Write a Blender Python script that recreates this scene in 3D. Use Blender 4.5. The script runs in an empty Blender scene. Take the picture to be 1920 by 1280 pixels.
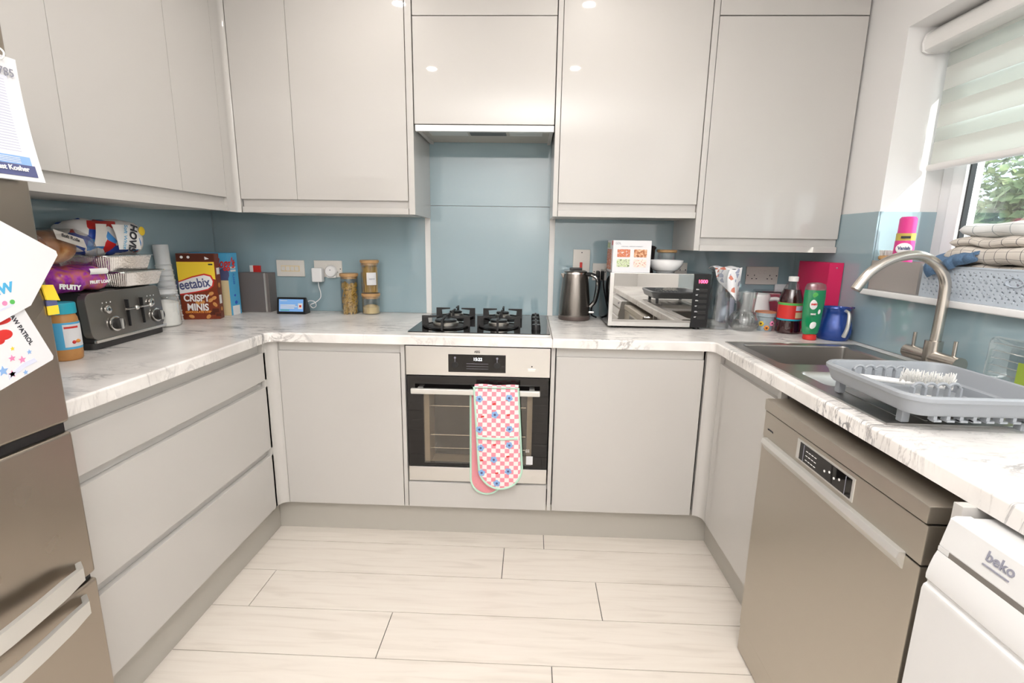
import bpy, bmesh, math, random
from mathutils import Vector, Matrix, noise
R = math.radians
random.seed(7)
SC = bpy.context.scene
COL = SC.collection

# ------------------------------------------------------------------ camera
cam_d = bpy.data.cameras.new('camera'); cam = bpy.data.objects.new('camera', cam_d); COL.objects.link(cam)
cam_d.sensor_width = 36; cam_d.lens = 918.67 / 1920 * 36; cam_d.clip_start = .02; cam_d.clip_end = 200
pp, yy, rr = R(11.445), R(1.9753), R(.8809)
fw = Vector((-math.sin(yy) * math.cos(pp), math.cos(yy) * math.cos(pp), -math.sin(pp)))
rt = Vector((math.cos(yy), math.sin(yy), 0)); up = rt.cross(fw)
r2 = math.cos(rr) * rt + math.sin(rr) * up; u2 = -math.sin(rr) * rt + math.cos(rr) * up
m = Matrix((r2, u2, -fw)).transposed().to_4x4(); m.translation = (.5045, -2.5359, 1.284)
cam.matrix_world = m
SC.camera = cam

# ------------------------------------------------------------------ view, world, sun, room lights
SC.view_settings.view_transform = 'Standard'; SC.view_settings.look = 'None'
SC.view_settings.exposure = -0.12; SC.view_settings.gamma = 1; SC.view_settings.use_curve_mapping = False
W = bpy.data.worlds.new('sky'); SC.world = W; W.use_nodes = True
bg = W.node_tree.nodes['Background']; bg.inputs[0].default_value = (.80, .90, 1, 1); bg.inputs[1].default_value = 2.1
sd = bpy.data.lights.new('sun', 'SUN'); sd.energy = 7.0; sd.angle = R(.6); sd.color = (1, .95, .88)
sun = bpy.data.objects.new('sun', sd); COL.objects.link(sun)
sun.rotation_euler = Vector((-.38, .85, -.42)).to_track_quat('-Z', 'Y').to_euler(); sun.location = (4, -4, 4)

CEIL = 2.42
def area(name, loc, size, energy, color, rot=(0, 0, 0), spread=180):
    l = bpy.data.lights.new(name, 'AREA'); l.shape = 'DISK'; l.size = size; l.energy = energy; l.color = color; l.spread = R(spread)
    o = bpy.data.objects.new(name, l); o.location = loc; o.rotation_euler = rot; COL.objects.link(o); return o
WARM = (1, .94, .88)
SPOTS = [(-.16, -.76), (.76, -.77), (-.18, -1.67), (.77, -1.65)]
for i, (x, y) in enumerate(SPOTS):
    area('downlight_beam', (x, y, CEIL - .012), .06, 3.2, WARM)
# the photographer's flash, aimed up and bounced off the ceiling
fl = area('bounce_flash', (.51, -2.70, 1.56), .09, 108, (1, .98, .965), (R(208), 0, 0), 160)
# daylight coming in by the window opening
wl = area('window_daylight', (2.30, -1.35, 1.62), 1.0, 12, (.90, .96, 1), (0, R(90), 0), 160); wl.data.shape = 'RECTANGLE'; wl.data.size = .95; wl.data.size_y = 1.5

# ------------------------------------------------------------------ materials
def nt(name):
    mt = bpy.data.materials.new(name); mt.use_nodes = True; n = mt.node_tree
    return mt, n, n.nodes['Principled BSDF']
def mat(name, col, rough=.5, metal=0, coat=0, emit=0, trans=0, ior=1.45, bump=0, bscale=60, spec=.5, var=0, alpha=1, sheen=0, aniso=0):
    mt, n, p = nt(name)
    p.inputs['Base Color'].default_value = (*col, 1); p.inputs['Roughness'].default_value = rough
    p.inputs['Metallic'].default_value = metal; p.inputs['Coat Weight'].default_value = coat; p.inputs['Coat Roughness'].default_value = .03
    p.inputs['IOR'].default_value = ior; p.inputs['Transmission Weight'].default_value = trans
    p.inputs['Specular IOR Level'].default_value = spec; p.inputs['Alpha'].default_value = alpha
    p.inputs['Sheen Weight'].default_value = sheen; p.inputs['Anisotropic'].default_value = aniso
    if emit: p.inputs['Emission Color'].default_value = (*col, 1); p.inputs['Emission Strength'].default_value = emit
    tc = n.nodes.new('ShaderNodeTexCoord')
    if bump or var:
        nz = n.nodes.new('ShaderNodeTexNoise'); nz.inputs['Scale'].default_value = bscale; nz.inputs['Detail'].default_value = 4
        n.links.new(tc.outputs['Object'], nz.inputs['Vector'])
    if bump:
        b = n.nodes.new('ShaderNodeBump'); b.inputs['Strength'].default_value = bump; b.inputs['Distance'].default_value = .002
        n.links.new(nz.outputs['Fac'], b.inputs['Height']); n.links.new(b.outputs['Normal'], p.inputs['Normal'])
    if var:
        mx = n.nodes.new('ShaderNodeMix'); mx.data_type = 'RGBA'
        mx.inputs['A'].default_value = (*[c * (1 - var) for c in col], 1); mx.inputs['B'].default_value = (*[min(1, c * (1 + var)) for c in col], 1)
        n.links.new(nz.outputs['Fac'], mx.inputs['Factor']); n.links.new(mx.outputs['Result'], p.inputs['Base Color'])
    return mt
def ramp(n, stops):
    r = n.nodes.new('ShaderNodeValToRGB'); e = r.color_ramp.elements
    e[0].position, e[0].color = stops[0][0], (*stops[0][1], 1); e[1].position, e[1].color = stops[-1][0], (*stops[-1][1], 1)
    for p_, c in stops[1:-1]: q = e.new(p_); q.color = (*c, 1)
    return r
def glassy(name, tint=(.93, .95, .95), gloss=.10, rough=.02):
    mt = bpy.data.materials.new(name); mt.use_nodes = True; n = mt.node_tree; n.nodes.remove(n.nodes['Principled BSDF'])
    t = n.nodes.new('ShaderNodeBsdfTransparent'); t.inputs[0].default_value = (*tint, 1)
    g = n.nodes.new('ShaderNodeBsdfGlossy'); g.inputs['Roughness'].default_value = rough
    lw = n.nodes.new('ShaderNodeLayerWeight'); lw.inputs[0].default_value = .35
    ma = n.nodes.new('ShaderNodeMath'); ma.operation = 'MULTIPLY_ADD'; ma.inputs[1].default_value = .5; ma.inputs[2].default_value = gloss; ma.use_clamp = True
    mx = n.nodes.new('ShaderNodeMixShader')
    n.links.new(lw.outputs['Facing'], ma.inputs[0]); n.links.new(ma.outputs[0], mx.inputs[0]); n.links.new(t.outputs[0], mx.inputs[1]); n.links.new(g.outputs[0], mx.inputs[2])
    n.links.new(mx.outputs[0], n.nodes['Material Output'].inputs[0]); return mt
def worktop_mat():
    mt, n, p = nt('marble_laminate'); L = n.links.new
    tc = n.nodes.new('ShaderNodeTexCoord')
    def vein(rotz, sc, w, seed, dist):
        mp = n.nodes.new('ShaderNodeMapping'); mp.inputs['Rotation'].default_value = (0, 0, rotz); mp.inputs['Scale'].default_value = sc; mp.inputs['Location'].default_value = (seed, seed * 2, seed)
        L(tc.outputs['Object'], mp.inputs['Vector'])
        nz = n.nodes.new('ShaderNodeTexNoise'); nz.inputs['Scale'].default_value = 1; nz.inputs['Detail'].default_value = 9; nz.inputs['Roughness'].default_value = .62; nz.inputs['Distortion'].default_value = dist
        L(mp.outputs[0], nz.inputs['Vector'])
        a = n.nodes.new('ShaderNodeMath'); a.operation = 'SUBTRACT'; a.inputs[1].default_value = .5; L(nz.outputs['Fac'], a.inputs[0])
        b = n.nodes.new('ShaderNodeMath'); b.operation = 'ABSOLUTE'; L(a.outputs[0], b.inputs[0])
        c = n.nodes.new('ShaderNodeMapRange'); c.inputs['From Min'].default_value = 0; c.inputs['From Max'].default_value = w; c.inputs['To Min'].default_value = 1; c.inputs['To Max'].default_value = 0
        L(b.outputs[0], c.inputs['Value']); return c
    m2 = n.nodes.new('ShaderNodeTexNoise'); m2.inputs['Scale'].default_value = 3.2; m2.inputs['Detail'].default_value = 3; L(tc.outputs['Object'], m2.inputs['Vector'])
    mr = n.nodes.new('ShaderNodeMapRange'); mr.inputs['From Min'].default_value = .42; mr.inputs['From Max'].default_value = .66; L(m2.outputs['Fac'], mr.inputs['Value'])
    v1 = vein(R(18), (2.2, 9.5, 3), .026, 3.1, .8); v2 = vein(R(30), (5, 20, 4), .024, 7.7, 1.2)
    x1 = n.nodes.new('ShaderNodeMath'); x1.operation = 'MULTIPLY'; L(v1.outputs[0], x1.inputs[0]); L(mr.outputs[0], x1.inputs[1])
    x2 = n.nodes.new('ShaderNodeMath'); x2.operation = 'MULTIPLY'; L(v2.outputs[0], x2.inputs[0]); L(mr.outputs[0], x2.inputs[1])
    cl = n.nodes.new('ShaderNodeTexNoise'); cl.inputs['Scale'].default_value = 5; cl.inputs['Detail'].default_value = 6; L(tc.outputs['Object'], cl.inputs['Vector'])
    base = ramp(n, [(.35, (.72, .69, .66)), (.60, (.90, .87, .84))]); L(cl.outputs['Fac'], base.inputs[0])
    a = n.nodes.new('ShaderNodeMix'); a.data_type = 'RGBA'; a.inputs['B'].default_value = (.16, .155, .16, 1); L(x1.outputs[0], a.inputs['Factor']); L(base.outputs[0], a.inputs['A'])
    h = n.nodes.new('ShaderNodeMath'); h.operation = 'MULTIPLY'; h.inputs[1].default_value = .75; L(x2.outputs[0], h.inputs[0])
    b = n.nodes.new('ShaderNodeMix'); b.data_type = 'RGBA'; b.inputs['B'].default_value = (.33, .30, .28, 1); L(h.outputs[0], b.inputs['Factor']); L(a.outputs['Result'], b.inputs['A'])
    L(b.outputs['Result'], p.inputs['Base Color']); p.inputs['Roughness'].default_value = .28; return mt
def floor_mat():
    mt, n, p = nt('pale_oak_laminate'); L = n.links.new
    tc = n.nodes.new('ShaderNodeTexCoord'); mp = n.nodes.new('ShaderNodeMapping'); mp.inputs['Scale'].default_value = (2.2, 26, 1); L(tc.outputs['Object'], mp.inputs['Vector'])
    nz = n.nodes.new('ShaderNodeTexNoise'); nz.inputs['Scale'].default_value = 1.6; nz.inputs['Detail'].default_value = 8; nz.inputs['Distortion'].default_value = .8; L(mp.outputs[0], nz.inputs['Vector'])
    n2 = n.nodes.new('ShaderNodeTexNoise'); n2.inputs['Scale'].default_value = 4; n2.inputs['Detail'].default_value = 3; L(tc.outputs['Object'], n2.inputs['Vector'])
    r = ramp(n, [(.3, (.68, .62, .55)), (.46, (.75, .69, .62)), (.7, (.78, .725, .655))]); L(nz.outputs['Fac'], r.inputs[0])
    mx = n.nodes.new('ShaderNodeMix'); mx.data_type = 'RGBA'; mx.blend_type = 'MULTIPLY'; mx.inputs['Factor'].default_value = .25; L(r.outputs[0], mx.inputs['A']); L(n2.outputs['Color'], mx.inputs['B'])
    mx.inputs['B'].default_value = (1, 1, 1, 1)
    n.links.remove(mx.inputs['B'].links[0])
    L(mx.outputs['Result'], p.inputs['Base Color']); p.inputs['Roughness'].default_value = .34
    b = n.nodes.new('ShaderNodeBump'); b.inputs['Strength'].default_value = .06; L(nz.outputs['Fac'], b.inputs['Height']); L(b.outputs[0], p.inputs['Normal']); return mt
def steel(name, col, rough=.3, sc=(4, 4, 500), st=.35):
    mt, n, p = nt(name); L = n.links.new
    tc = n.nodes.new('ShaderNodeTexCoord'); mp = n.nodes.new('ShaderNodeMapping'); mp.inputs['Scale'].default_value = sc; L(tc.outputs['Object'], mp.inputs['Vector'])
    nz = n.nodes.new('ShaderNodeTexNoise'); nz.inputs['Scale'].default_value = 1; nz.inputs['Detail'].default_value = 3; L(mp.outputs[0], nz.inputs['Vector'])
    mr = n.nodes.new('ShaderNodeMapRange'); mr.inputs['To Min'].default_value = rough * (1 - st); mr.inputs['To Max'].default_value = rough * (1 + st); L(nz.outputs['Fac'], mr.inputs['Value']); L(mr.outputs[0], p.inputs['Roughness'])
    p.inputs['Base Color'].default_value = (*col, 1); p.inputs['Metallic'].default_value = 1
    return mt
def checks(name, c1, c2, scale, rough=.85, lines=False):
    """woven squares, or thin dark lines on a plain ground (lines=True)"""
    mt, n, p = nt(name); L = n.links.new; tc = n.nodes.new('ShaderNodeTexCoord'); p.inputs['Roughness'].default_value = rough
    if not lines:
        mp = n.nodes.new('ShaderNodeMapping'); mp.inputs['Scale'].default_value = (scale, 0.0001, scale); L(tc.outputs['Object'], mp.inputs['Vector'])
        mp.inputs['Location'].default_value = (.001, .5, .001)
        ck = n.nodes.new('ShaderNodeTexChecker'); ck.inputs['Scale'].default_value = 1; ck.inputs['Color1'].default_value = (*c1, 1); ck.inputs['Color2'].default_value = (*c2, 1)
        L(mp.outputs[0], ck.inputs['Vector']); L(ck.outputs['Color'], p.inputs['Base Color'])
    else:
        sx = n.nodes.new('ShaderNodeSeparateXYZ'); L(tc.outputs['UV'], sx.inputs[0]); outs = []
        for ax in (0, 1):
            a = n.nodes.new('ShaderNodeMath'); a.operation = 'MULTIPLY'; a.inputs[1].default_value = scale; L(sx.outputs[ax], a.inputs[0])
            f = n.nodes.new('ShaderNodeMath'); f.operation = 'FRACT'; L(a.outputs[0], f.inputs[0])
            g = n.nodes.new('ShaderNodeMath'); g.operation = 'LESS_THAN'; g.inputs[1].default_value = .045; L(f.outputs[0], g.inputs[0]); outs.append(g)
        mxm = n.nodes.new('ShaderNodeMath'); mxm.operation = 'MAXIMUM'; L(outs[0].outputs[0], mxm.inputs[0]); L(outs[1].outputs[0], mxm.inputs[1])
        mx = n.nodes.new('ShaderNodeMix'); mx.data_type = 'RGBA'; mx.inputs['A'].default_value = (*c1, 1); mx.inputs['B'].default_value = (*c2, 1); L(mxm.outputs[0], mx.inputs['Factor']); L(mx.outputs['Result'], p.inputs['Base Color'])
    return mt
def blotch(name, stops, scale=30, rough=.6, vor=False):
    mt, n, p = nt(name); L = n.links.new; tc = n.nodes.new('ShaderNodeTexCoord')
    if vor:
        t = n.nodes.new('ShaderNodeTexVoronoi'); t.inputs['Scale'].default_value = scale; L(tc.outputs['Object'], t.inputs['Vector'])
        s = n.nodes.new('ShaderNodeSeparateColor'); L(t.outputs['Color'], s.inputs[0]); src = s.outputs[0]
    else:
        t = n.nodes.new('ShaderNodeTexNoise'); t.inputs['Scale'].default_value = scale; t.inputs['Detail'].default_value = 3; L(tc.outputs['Object'], t.inputs['Vector']); src = t.outputs['Fac']
    r = ramp(n, stops); L(src, r.inputs[0]); L(r.outputs[0], p.inputs['Base Color']); p.inputs['Roughness'].default_value = rough
    if vor: r.color_ramp.interpolation = 'CONSTANT'
    return mt
def perforated(name, col):
    mt, n, p = nt(name); L = n.links.new; p.inputs['Base Color'].default_value = (*col, 1); p.inputs['Roughness'].default_value = .5
    tc = n.nodes.new('ShaderNodeTexCoord'); v = n.nodes.new('ShaderNodeTexVoronoi'); v.inputs['Scale'].default_value = 72; v.inputs['Randomness'].default_value = .35
    mp = n.nodes.new('ShaderNodeMapping'); mp.inputs['Rotation'].default_value = (R(45), 0, 0); L(tc.outputs['Object'], mp.inputs['Vector']); L(mp.outputs[0], v.inputs['Vector'])
    sx = n.nodes.new('ShaderNodeSeparateXYZ'); L(tc.outputs['Object'], sx.inputs[0])
    lt = n.nodes.new('ShaderNodeMath'); lt.operation = 'GREATER_THAN'; lt.inputs[1].default_value = .26; L(v.outputs['Distance'], lt.inputs[0])
    zz = n.nodes.new('ShaderNodeMath'); zz.operation = 'GREATER_THAN'; zz.inputs[1].default_value = .083; L(sx.outputs[2], zz.inputs[0])
    z2 = n.nodes.new('ShaderNodeMath'); z2.operation = 'LESS_THAN'; z2.inputs[1].default_value = .012; L(sx.outputs[2], z2.inputs[0])
    m1 = n.nodes.new('ShaderNodeMath'); m1.operation = 'MAXIMUM'; L(lt.outputs[0], m1.inputs[0]); L(zz.outputs[0], m1.inputs[1])
    m2 = n.nodes.new('ShaderNodeMath'); m2.operation = 'MAXIMUM'; L(m1.outputs[0], m2.inputs[0]); L(z2.outputs[0], m2.inputs[1])
    L(m2.outputs[0], p.inputs['Alpha']); return mt
def fabric_trans(name, col, tr=.5, clear=0):
    mt = bpy.data.materials.new(name); mt.use_nodes = True; n = mt.node_tree; n.nodes.remove(n.nodes['Principled BSDF'])
    d = n.nodes.new('ShaderNodeBsdfDiffuse'); d.inputs[0].default_value = (*col, 1)
    t = n.nodes.new('ShaderNodeBsdfTranslucent'); t.inputs[0].default_value = (*col, 1)
    mx = n.nodes.new('ShaderNodeMixShader'); mx.inputs[0].default_value = tr
    n.links.new(d.outputs[0], mx.inputs[1]); n.links.new(t.outputs[0], mx.inputs[2])
    if clear:
        c = n.nodes.new('ShaderNodeBsdfTransparent'); m2 = n.nodes.new('ShaderNodeMixShader'); m2.inputs[0].default_value = clear
        n.links.new(mx.outputs[0], m2.inputs[1]); n.links.new(c.outputs[0], m2.inputs[2]); mx = m2
    n.links.new(mx.outputs[0], n.nodes['Material Output'].inputs[0]); return mt

K = {}
K['cab'] = mat('gloss_light_grey', (.545, .525, .50), .38, coat=.65, spec=.25)
K['carc'] = mat('matt_light_grey', (.60, .58, .55), .4)
K['plinth'] = mat('plinth_grey', (.47, .445, .40), .4)
K['splash'] = mat('blue_grey_glass', (.315, .43, .475), .06, coat=1)
K['wall'] = mat('white_paint', (.82, .81, .80), .7, bump=.05, bscale=200)
K['ceil'] = mat('ceiling_paint', (.86, .855, .85), .8)
K['white'] = mat('white_plastic', (.82, .81, .79), .3)
K['wgloss'] = mat('white_gloss', (.86, .86, .86), .15, coat=.4)
K['wmw'] = mat('white_enamel', (.66, .655, .65), .2, coat=.3); K['upvc'] = mat('white_window_plastic', (.85, .86, .87), .25)
K['work'] = worktop_mat(); K['floor'] = floor_mat()
K['gap'] = mat('dark_joint', (.10, .095, .09), .8)
K['black'] = mat('black_plastic', (.012, .012, .013), .3)
K['blackgl'] = mat('black_glass', (.006, .005, .005), .03)
K['iron'] = mat('cast_iron', (.025, .024, .024), .6, bump=.3, bscale=300)
K['steel'] = steel('brushed_steel', (.62, .59, .55), .32)
K['steelx'] = steel('brushed_steel_panel', (.66, .65, .63), .30, (4, 4, 400), .03)
K['sink'] = steel('sink_steel', (.50, .48, .46), .30, (2, 40, 2), .12)
K['tap'] = mat('brushed_nickel', (.60, .56, .51), .27, 1)
K['chrome'] = mat('chrome', (.78, .77, .75), .08, 1)
K['fridge'] = steel('fridge_steel', (.39, .345, .295), .28, (300, 4, 4), .1)
K['dw'] = steel('dishwasher_steel', (.52, .48, .42), .38, (3, 3, 300), .08)
K['handle'] = mat('silver_handle', (.66, .65, .62), .32, .6)
K['toast'] = mat('grey_metallic', (.24, .22, .20), .28, .75, coat=.5)
K['toastblk'] = mat('dark_plastic', (.03, .028, .028), .35)
K['kettle'] = mat('kettle_grey', (.22, .20, .18), .24, .85, coat=.4)
K['kettleb'] = mat('kettle_base', (.13, .10, .09), .35, .3)
K['mirror'] = mat('mirror_door', (.42, .41, .39), .02, 1)
K['foil'] = mat('foil', (.86, .84, .82), .22, 1, bump=.6, bscale=120)
K['paper'] = mat('white_paper', (.75, .75, .77), .7)
K['grey'] = mat('grey_print', (.25, .25, .30), .7)
K['lilac'] = mat('pale_print', (.66, .68, .82), .7)
K['pgrey'] = mat('pale_grey_print', (.46, .46, .54), .7)
K['lblue'] = mat('light_blue_print', (.25, .42, .72), .7)
K['navy'] = mat('navy_print', (.09, .10, .22), .7)
K['red'] = mat('red_print', (.65, .035, .03), .4)
K['hot'] = mat('hot_pink_plastic', (.78, .06, .30), .35); K['pink'] = mat('pink_print', (.85, .25, .45), .5)
K['yellow'] = mat('yellow_print', (.88, .62, .04), .5)
K['gold'] = mat('gold_print', (.60, .46, .10), .4); K['orange'] = mat('orange_print', (.80, .30, .05), .5)
K['green'] = mat('green_print', (.10, .45, .10), .5)
K['plinthd'] = mat('dark_taupe_strip', (.17, .155, .14), .5); K['olive'] = mat('olive_print', (.28, .38, .05), .6); K['blue'] = mat('blue_print', (.03, .10, .55), .35)
K['sky'] = mat('sky_blue_card', (.09, .42, .70), .45)
K['brown'] = mat('brown_card', (.20, .035, .012), .4, var=.25, bscale=14)
K['choc'] = mat('chocolate_print', (.09, .02, .01), .4)
K['cookie'] = mat('cookie_print', (.62, .28, .08), .6, var=.35, bscale=90)
K['cream'] = mat('cream_print', (.80, .65, .38), .5)
K['txt'] = mat('white_print', (.86, .85, .84), .5)
K['ink'] = mat('dark_print', (.03, .03, .04), .5)
K['teal'] = mat('teal_plastic', (.02, .38, .50), .35)
K['pbut'] = mat('peanut_butter', (.52, .25, .08), .35, var=.12, bscale=80)
K['glass'] = glassy('clear_glass', (.97, .98, .98), .05); K['pane'] = glassy('window_glass', (.95, .98, .97), .03); K['oveng'] = glassy('tinted_glass', (.80, .76, .70), .05, .03)
K['plastic'] = glassy('clear_plastic', (.90, .92, .92), .12, .10); K['film'] = glassy('clear_film', (.97, .97, .96), .03, .12)
K['frost'] = mat('frosted_plastic', (.92, .94, .95), .25, trans=0, alpha=.62)
K['wood'] = mat('bamboo', (.52, .31, .14), .5, var=.2, bscale=40)
K['pasta'] = mat('pasta', (.66, .40, .08), .55, var=.2, bscale=60)
K['grain'] = mat('couscous', (.74, .56, .27), .9, bump=.8, bscale=500, var=.15)
K['flour'] = mat('flour', (.86, .84, .80), .9)
K['screen'] = mat('lit_screen', (.16, .33, .62), .3, emit=.5)
K['redled'] = mat('red_digits', (1, .07, .16), .4, emit=5)
K['whled'] = mat('white_digits', (.95, .97, 1), .4, emit=3)
K['lens'] = mat('lamp_lens', (1, .92, .80), .4, emit=6)
K['rack'] = mat('grey_plastic', (.31, .33, .355), .38)
K['bristle'] = mat('white_bristles', (.84, .83, .80), .5)
K['check'] = checks('pink_white_squares', (.86, .80, .78), (.84, .29, .36), 54)
K['pinkf'] = mat('pink_towelling', (.83, .32, .36), .95, bump=1, bscale=500, sheen=.4)
K['mint'] = mat('mint_binding', (.50, .74, .60), .85)
K['denim'] = mat('blue_denim', (.10, .18, .30), .9, bump=.6, bscale=300, var=.45)
K['linen'] = checks('checked_linen', (.66, .61, .55), (.05, .05, .06), 11, .9, True)
K['linenw'] = checks('white_checked_linen', (.78, .79, .78), (.35, .40, .42), 7, .9, True)
K['basket'] = perforated('perforated_plastic', (.50, .56, .63))
K['basketp'] = mat('pale_grey_plastic', (.50, .56, .63), .45)
K['gbox'] = mat('taupe_plastic', (.37, .34, .32), .4)
K['magenta'] = mat('magenta_card', (.66, .02, .11), .4)
K['dark'] = mat('dark_taupe', (.16, .14, .135), .45)
K['cordial'] = mat('dark_cordial', (.035, .006, .008), .08, coat=1)
K['fairy'] = mat('green_liquid', (.01, .24, .09), .12, coat=.8)
K['jugblue'] = mat('blue_enamel', (.015, .06, .30), .22, .3, coat=.6)
K['terra'] = mat('terracotta', (.50, .19, .09), .7)
K['potpaint'] = mat('pot_paint', (.32, .38, .42), .5, var=.2, bscale=60)
K['sock'] = mat('socket_white', (.74, .71, .66), .35)
K['sockm'] = mat('socket_grey', (.68, .64, .60), .4)
K['bread'] = blotch('bread_crust', [(.35, (.17, .05, .012)), (.55, (.42, .16, .035)), (.75, (.72, .45, .18))], 14, .35)
K['purple'] = blotch('purple_wrapper', [(.30, (.10, .01, .13)), (.46, (.38, .05, .42)), (.60, (.50, .12, .10)), (.70, (.30, .02, .36))], 26, .22)
K['cloth'] = blotch('patterned_cloth', [(0, (.80, .80, .82)), (.66, (.82, .82, .83)), (.67, (.35, .38, .50)), (.78, (.62, .22, .16)), (.84, (.82, .82, .83)), (1, (.5, .6, .3))], 60, .8, True)
K['leaf'] = blotch('leaves', [(.3, (.08, .14, .05)), (.5, (.22, .32, .13)), (.7, (.50, .54, .27))], 9, .6)
K['brick'] = mat('weathered_wall', (.22, .20, .19), .9, bump=.6, bscale=30, var=.4)
K['earth'] = mat('ground', (.25, .22, .18), .9, var=.3, bscale=8)
K['blindd'] = fabric_trans('blind_fabric', (.86, .87, .84), .45)
K['blinds'] = fabric_trans('sheer_blind_fabric', (.85, .87, .85), .75, .5)
K['oven_in'] = mat('oven_enamel', (.62, .56, .48), .35)
K['food1'] = blotch('food_photo_one', [(.3, (.75, .35, .18)), (.5, (.55, .12, .05)), (.7, (.85, .80, .74))], 120)
K['food2'] = blotch('food_photo_two', [(.3, (.80, .62, .42)), (.5, (.60, .25, .12)), (.7, (.20, .07, .03))], 120)
K['food3'] = blotch('food_photo_three', [(.3, (.30, .45, .12)), (.5, (.70, .75, .55)), (.7, (.10, .15, .05))], 120)
K['food4'] = blotch('food_photo_four', [(.3, (.85, .60, .48)), (.5, (.90, .78, .70)), (.7, (.55, .10, .06))], 120)

# ------------------------------------------------------------------ builders
class B:
    def __init__(s): s.bm = bmesh.new(); s.mats = []; s.uv = None
    def _mi(s, k):
        k = K[k] if isinstance(k, str) else k
        if k not in s.mats: s.mats.append(k)
        return s.mats.index(k)
    def _add(s, t, k, M=None):
        if M is not None: bmesh.ops.transform(t, matrix=M, verts=t.verts)
        mi = s._mi(k)
        for f in t.faces: f.material_index = mi
        me = bpy.data.meshes.new('t'); t.to_mesh(me); t.free(); s.bm.from_mesh(me); bpy.data.meshes.remove(me)
        return s
    def box(s, x0, x1, y0, y1, z0, z1, k, bev=0, seg=2, M=None):
        t = bmesh.new(); bmesh.ops.create_cube(t, size=1)
        bmesh.ops.scale(t, vec=(abs(x1 - x0), abs(y1 - y0), abs(z1 - z0)), verts=t.verts)
        if bev: bmesh.ops.bevel(t, geom=t.edges[:], offset=bev, segments=seg, affect='EDGES', profile=.5)
        bmesh.ops.translate(t, vec=((x0 + x1) / 2, (y0 + y1) / 2, (z0 + z1) / 2), verts=t.verts)
        return s._add(t, k, M)
    def lathe(s, prof, c, k, seg=32, M=None, cap=True):
        t = bmesh.new(); rings = []
        for r, z in prof:
            rings.append([t.verts.new((max(r, 1e-5) * math.cos(2 * math.pi * i / seg), max(r, 1e-5) * math.sin(2 * math.pi * i / seg), z)) for i in range(seg)])
        for a, b in zip(rings, rings[1:]):
            for i in range(seg): t.faces.new((a[i], a[(i + 1) % seg], b[(i + 1) % seg], b[i]))
        if cap: t.faces.new(rings[0][::-1]); t.faces.new(rings[-1])
        bmesh.ops.remove_doubles(t, verts=t.verts, dist=2e-5)
        bmesh.ops.recalc_face_normals(t, faces=t.faces)
        T_ = Matrix.Translation(c)
        return s._add(t, k, T_ @ M if M is not None else T_)
    def cyl(s, p, q, r, k, r1=None, seg=24):
        p, q = Vector(p), Vector(q); d = q - p; r1 = r if r1 is None else r1
        M = Matrix.Translation(p) @ d.to_track_quat('Z', 'Y').to_matrix().to_4x4()
        t = bmesh.new(); bmesh.ops.create_cone(t, cap_ends=True, segments=seg, radius1=r, radius2=r1, depth=d.length, matrix=Matrix.Translation((0, 0, d.length / 2)))
        return s._add(t, k, M)
    def tube(s, pts, r, k, seg=12, smooth=True, closed=False):
        pts = [Vector(p) for p in pts]
        if smooth and len(pts) > 2:
            out = []; n = len(pts)
            for i in range(n if closed else n - 1):
                p1, p2 = pts[i], pts[(i + 1) % n]; p0 = pts[i - 1] if (i or closed) else p1; p3 = pts[(i + 2) % n] if (closed or i + 2 < n) else p2
                for j in range(6):
                    u = j / 6; out.append(.5 * (2 * p1 + (p2 - p0) * u + (2 * p0 - 5 * p1 + 4 * p2 - p3) * u * u + (3 * p1 - p0 - 3 * p2 + p3) * u ** 3))
            if not closed: out.append(pts[-1])
            pts = out
        t = bmesh.new(); rings = []; n = len(pts); nrm = None
        for i, p in enumerate(pts):
            d = (pts[(i + 1) % n] - pts[i - 1]) if closed else (pts[min(i + 1, n - 1)] - pts[max(i - 1, 0)])
            d.normalize()
            if nrm is None: nrm = d.orthogonal().normalized()
            nrm = (nrm - d * nrm.dot(d)).normalized(); bn = d.cross(nrm)
            rad = r(i / (n - 1)) if callable(r) else r
            rings.append([t.verts.new(p + rad * (math.cos(2 * math.pi * j / seg) * nrm + math.sin(2 * math.pi * j / seg) * bn)) for j in range(seg)])
        prs = list(zip(rings, rings[1:])) + ([(rings[-1], rings[0])] if closed else [])
        for a, b in prs:
            for j in range(seg): t.faces.new((a[j], a[(j + 1) % seg], b[(j + 1) % seg], b[j]))
        if not closed: t.faces.new(rings[0][::-1]); t.faces.new(rings[-1])
        bmesh.ops.recalc_face_normals(t, faces=t.faces)
        return s._add(t, k)
    def prism(s, poly, ax, a, b, k, bev=0, M=None):
        """poly: 2D points in the two other axes (order xyz), extruded from a to b along ax"""
        t = bmesh.new()
        def P3(p, c): return (c, p[0], p[1]) if ax == 'x' else (p[0], c, p[1]) if ax == 'y' else (p[0], p[1], c)
        v0 = [t.verts.new(P3(p, a)) for p in poly]; v1 = [t.verts.new(P3(p, b)) for p in poly]; n = len(poly)
        t.faces.new(v0); t.faces.new(v1[::-1])
        for i in range(n): t.faces.new((v0[i], v1[i], v1[(i + 1) % n], v0[(i + 1) % n]))
        bmesh.ops.recalc_face_normals(t, faces=t.faces)
        if bev: bmesh.ops.bevel(t, geom=t.edges[:], offset=bev, segments=2, affect='EDGES', profile=.5)
        return s._add(t, k, M)
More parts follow.
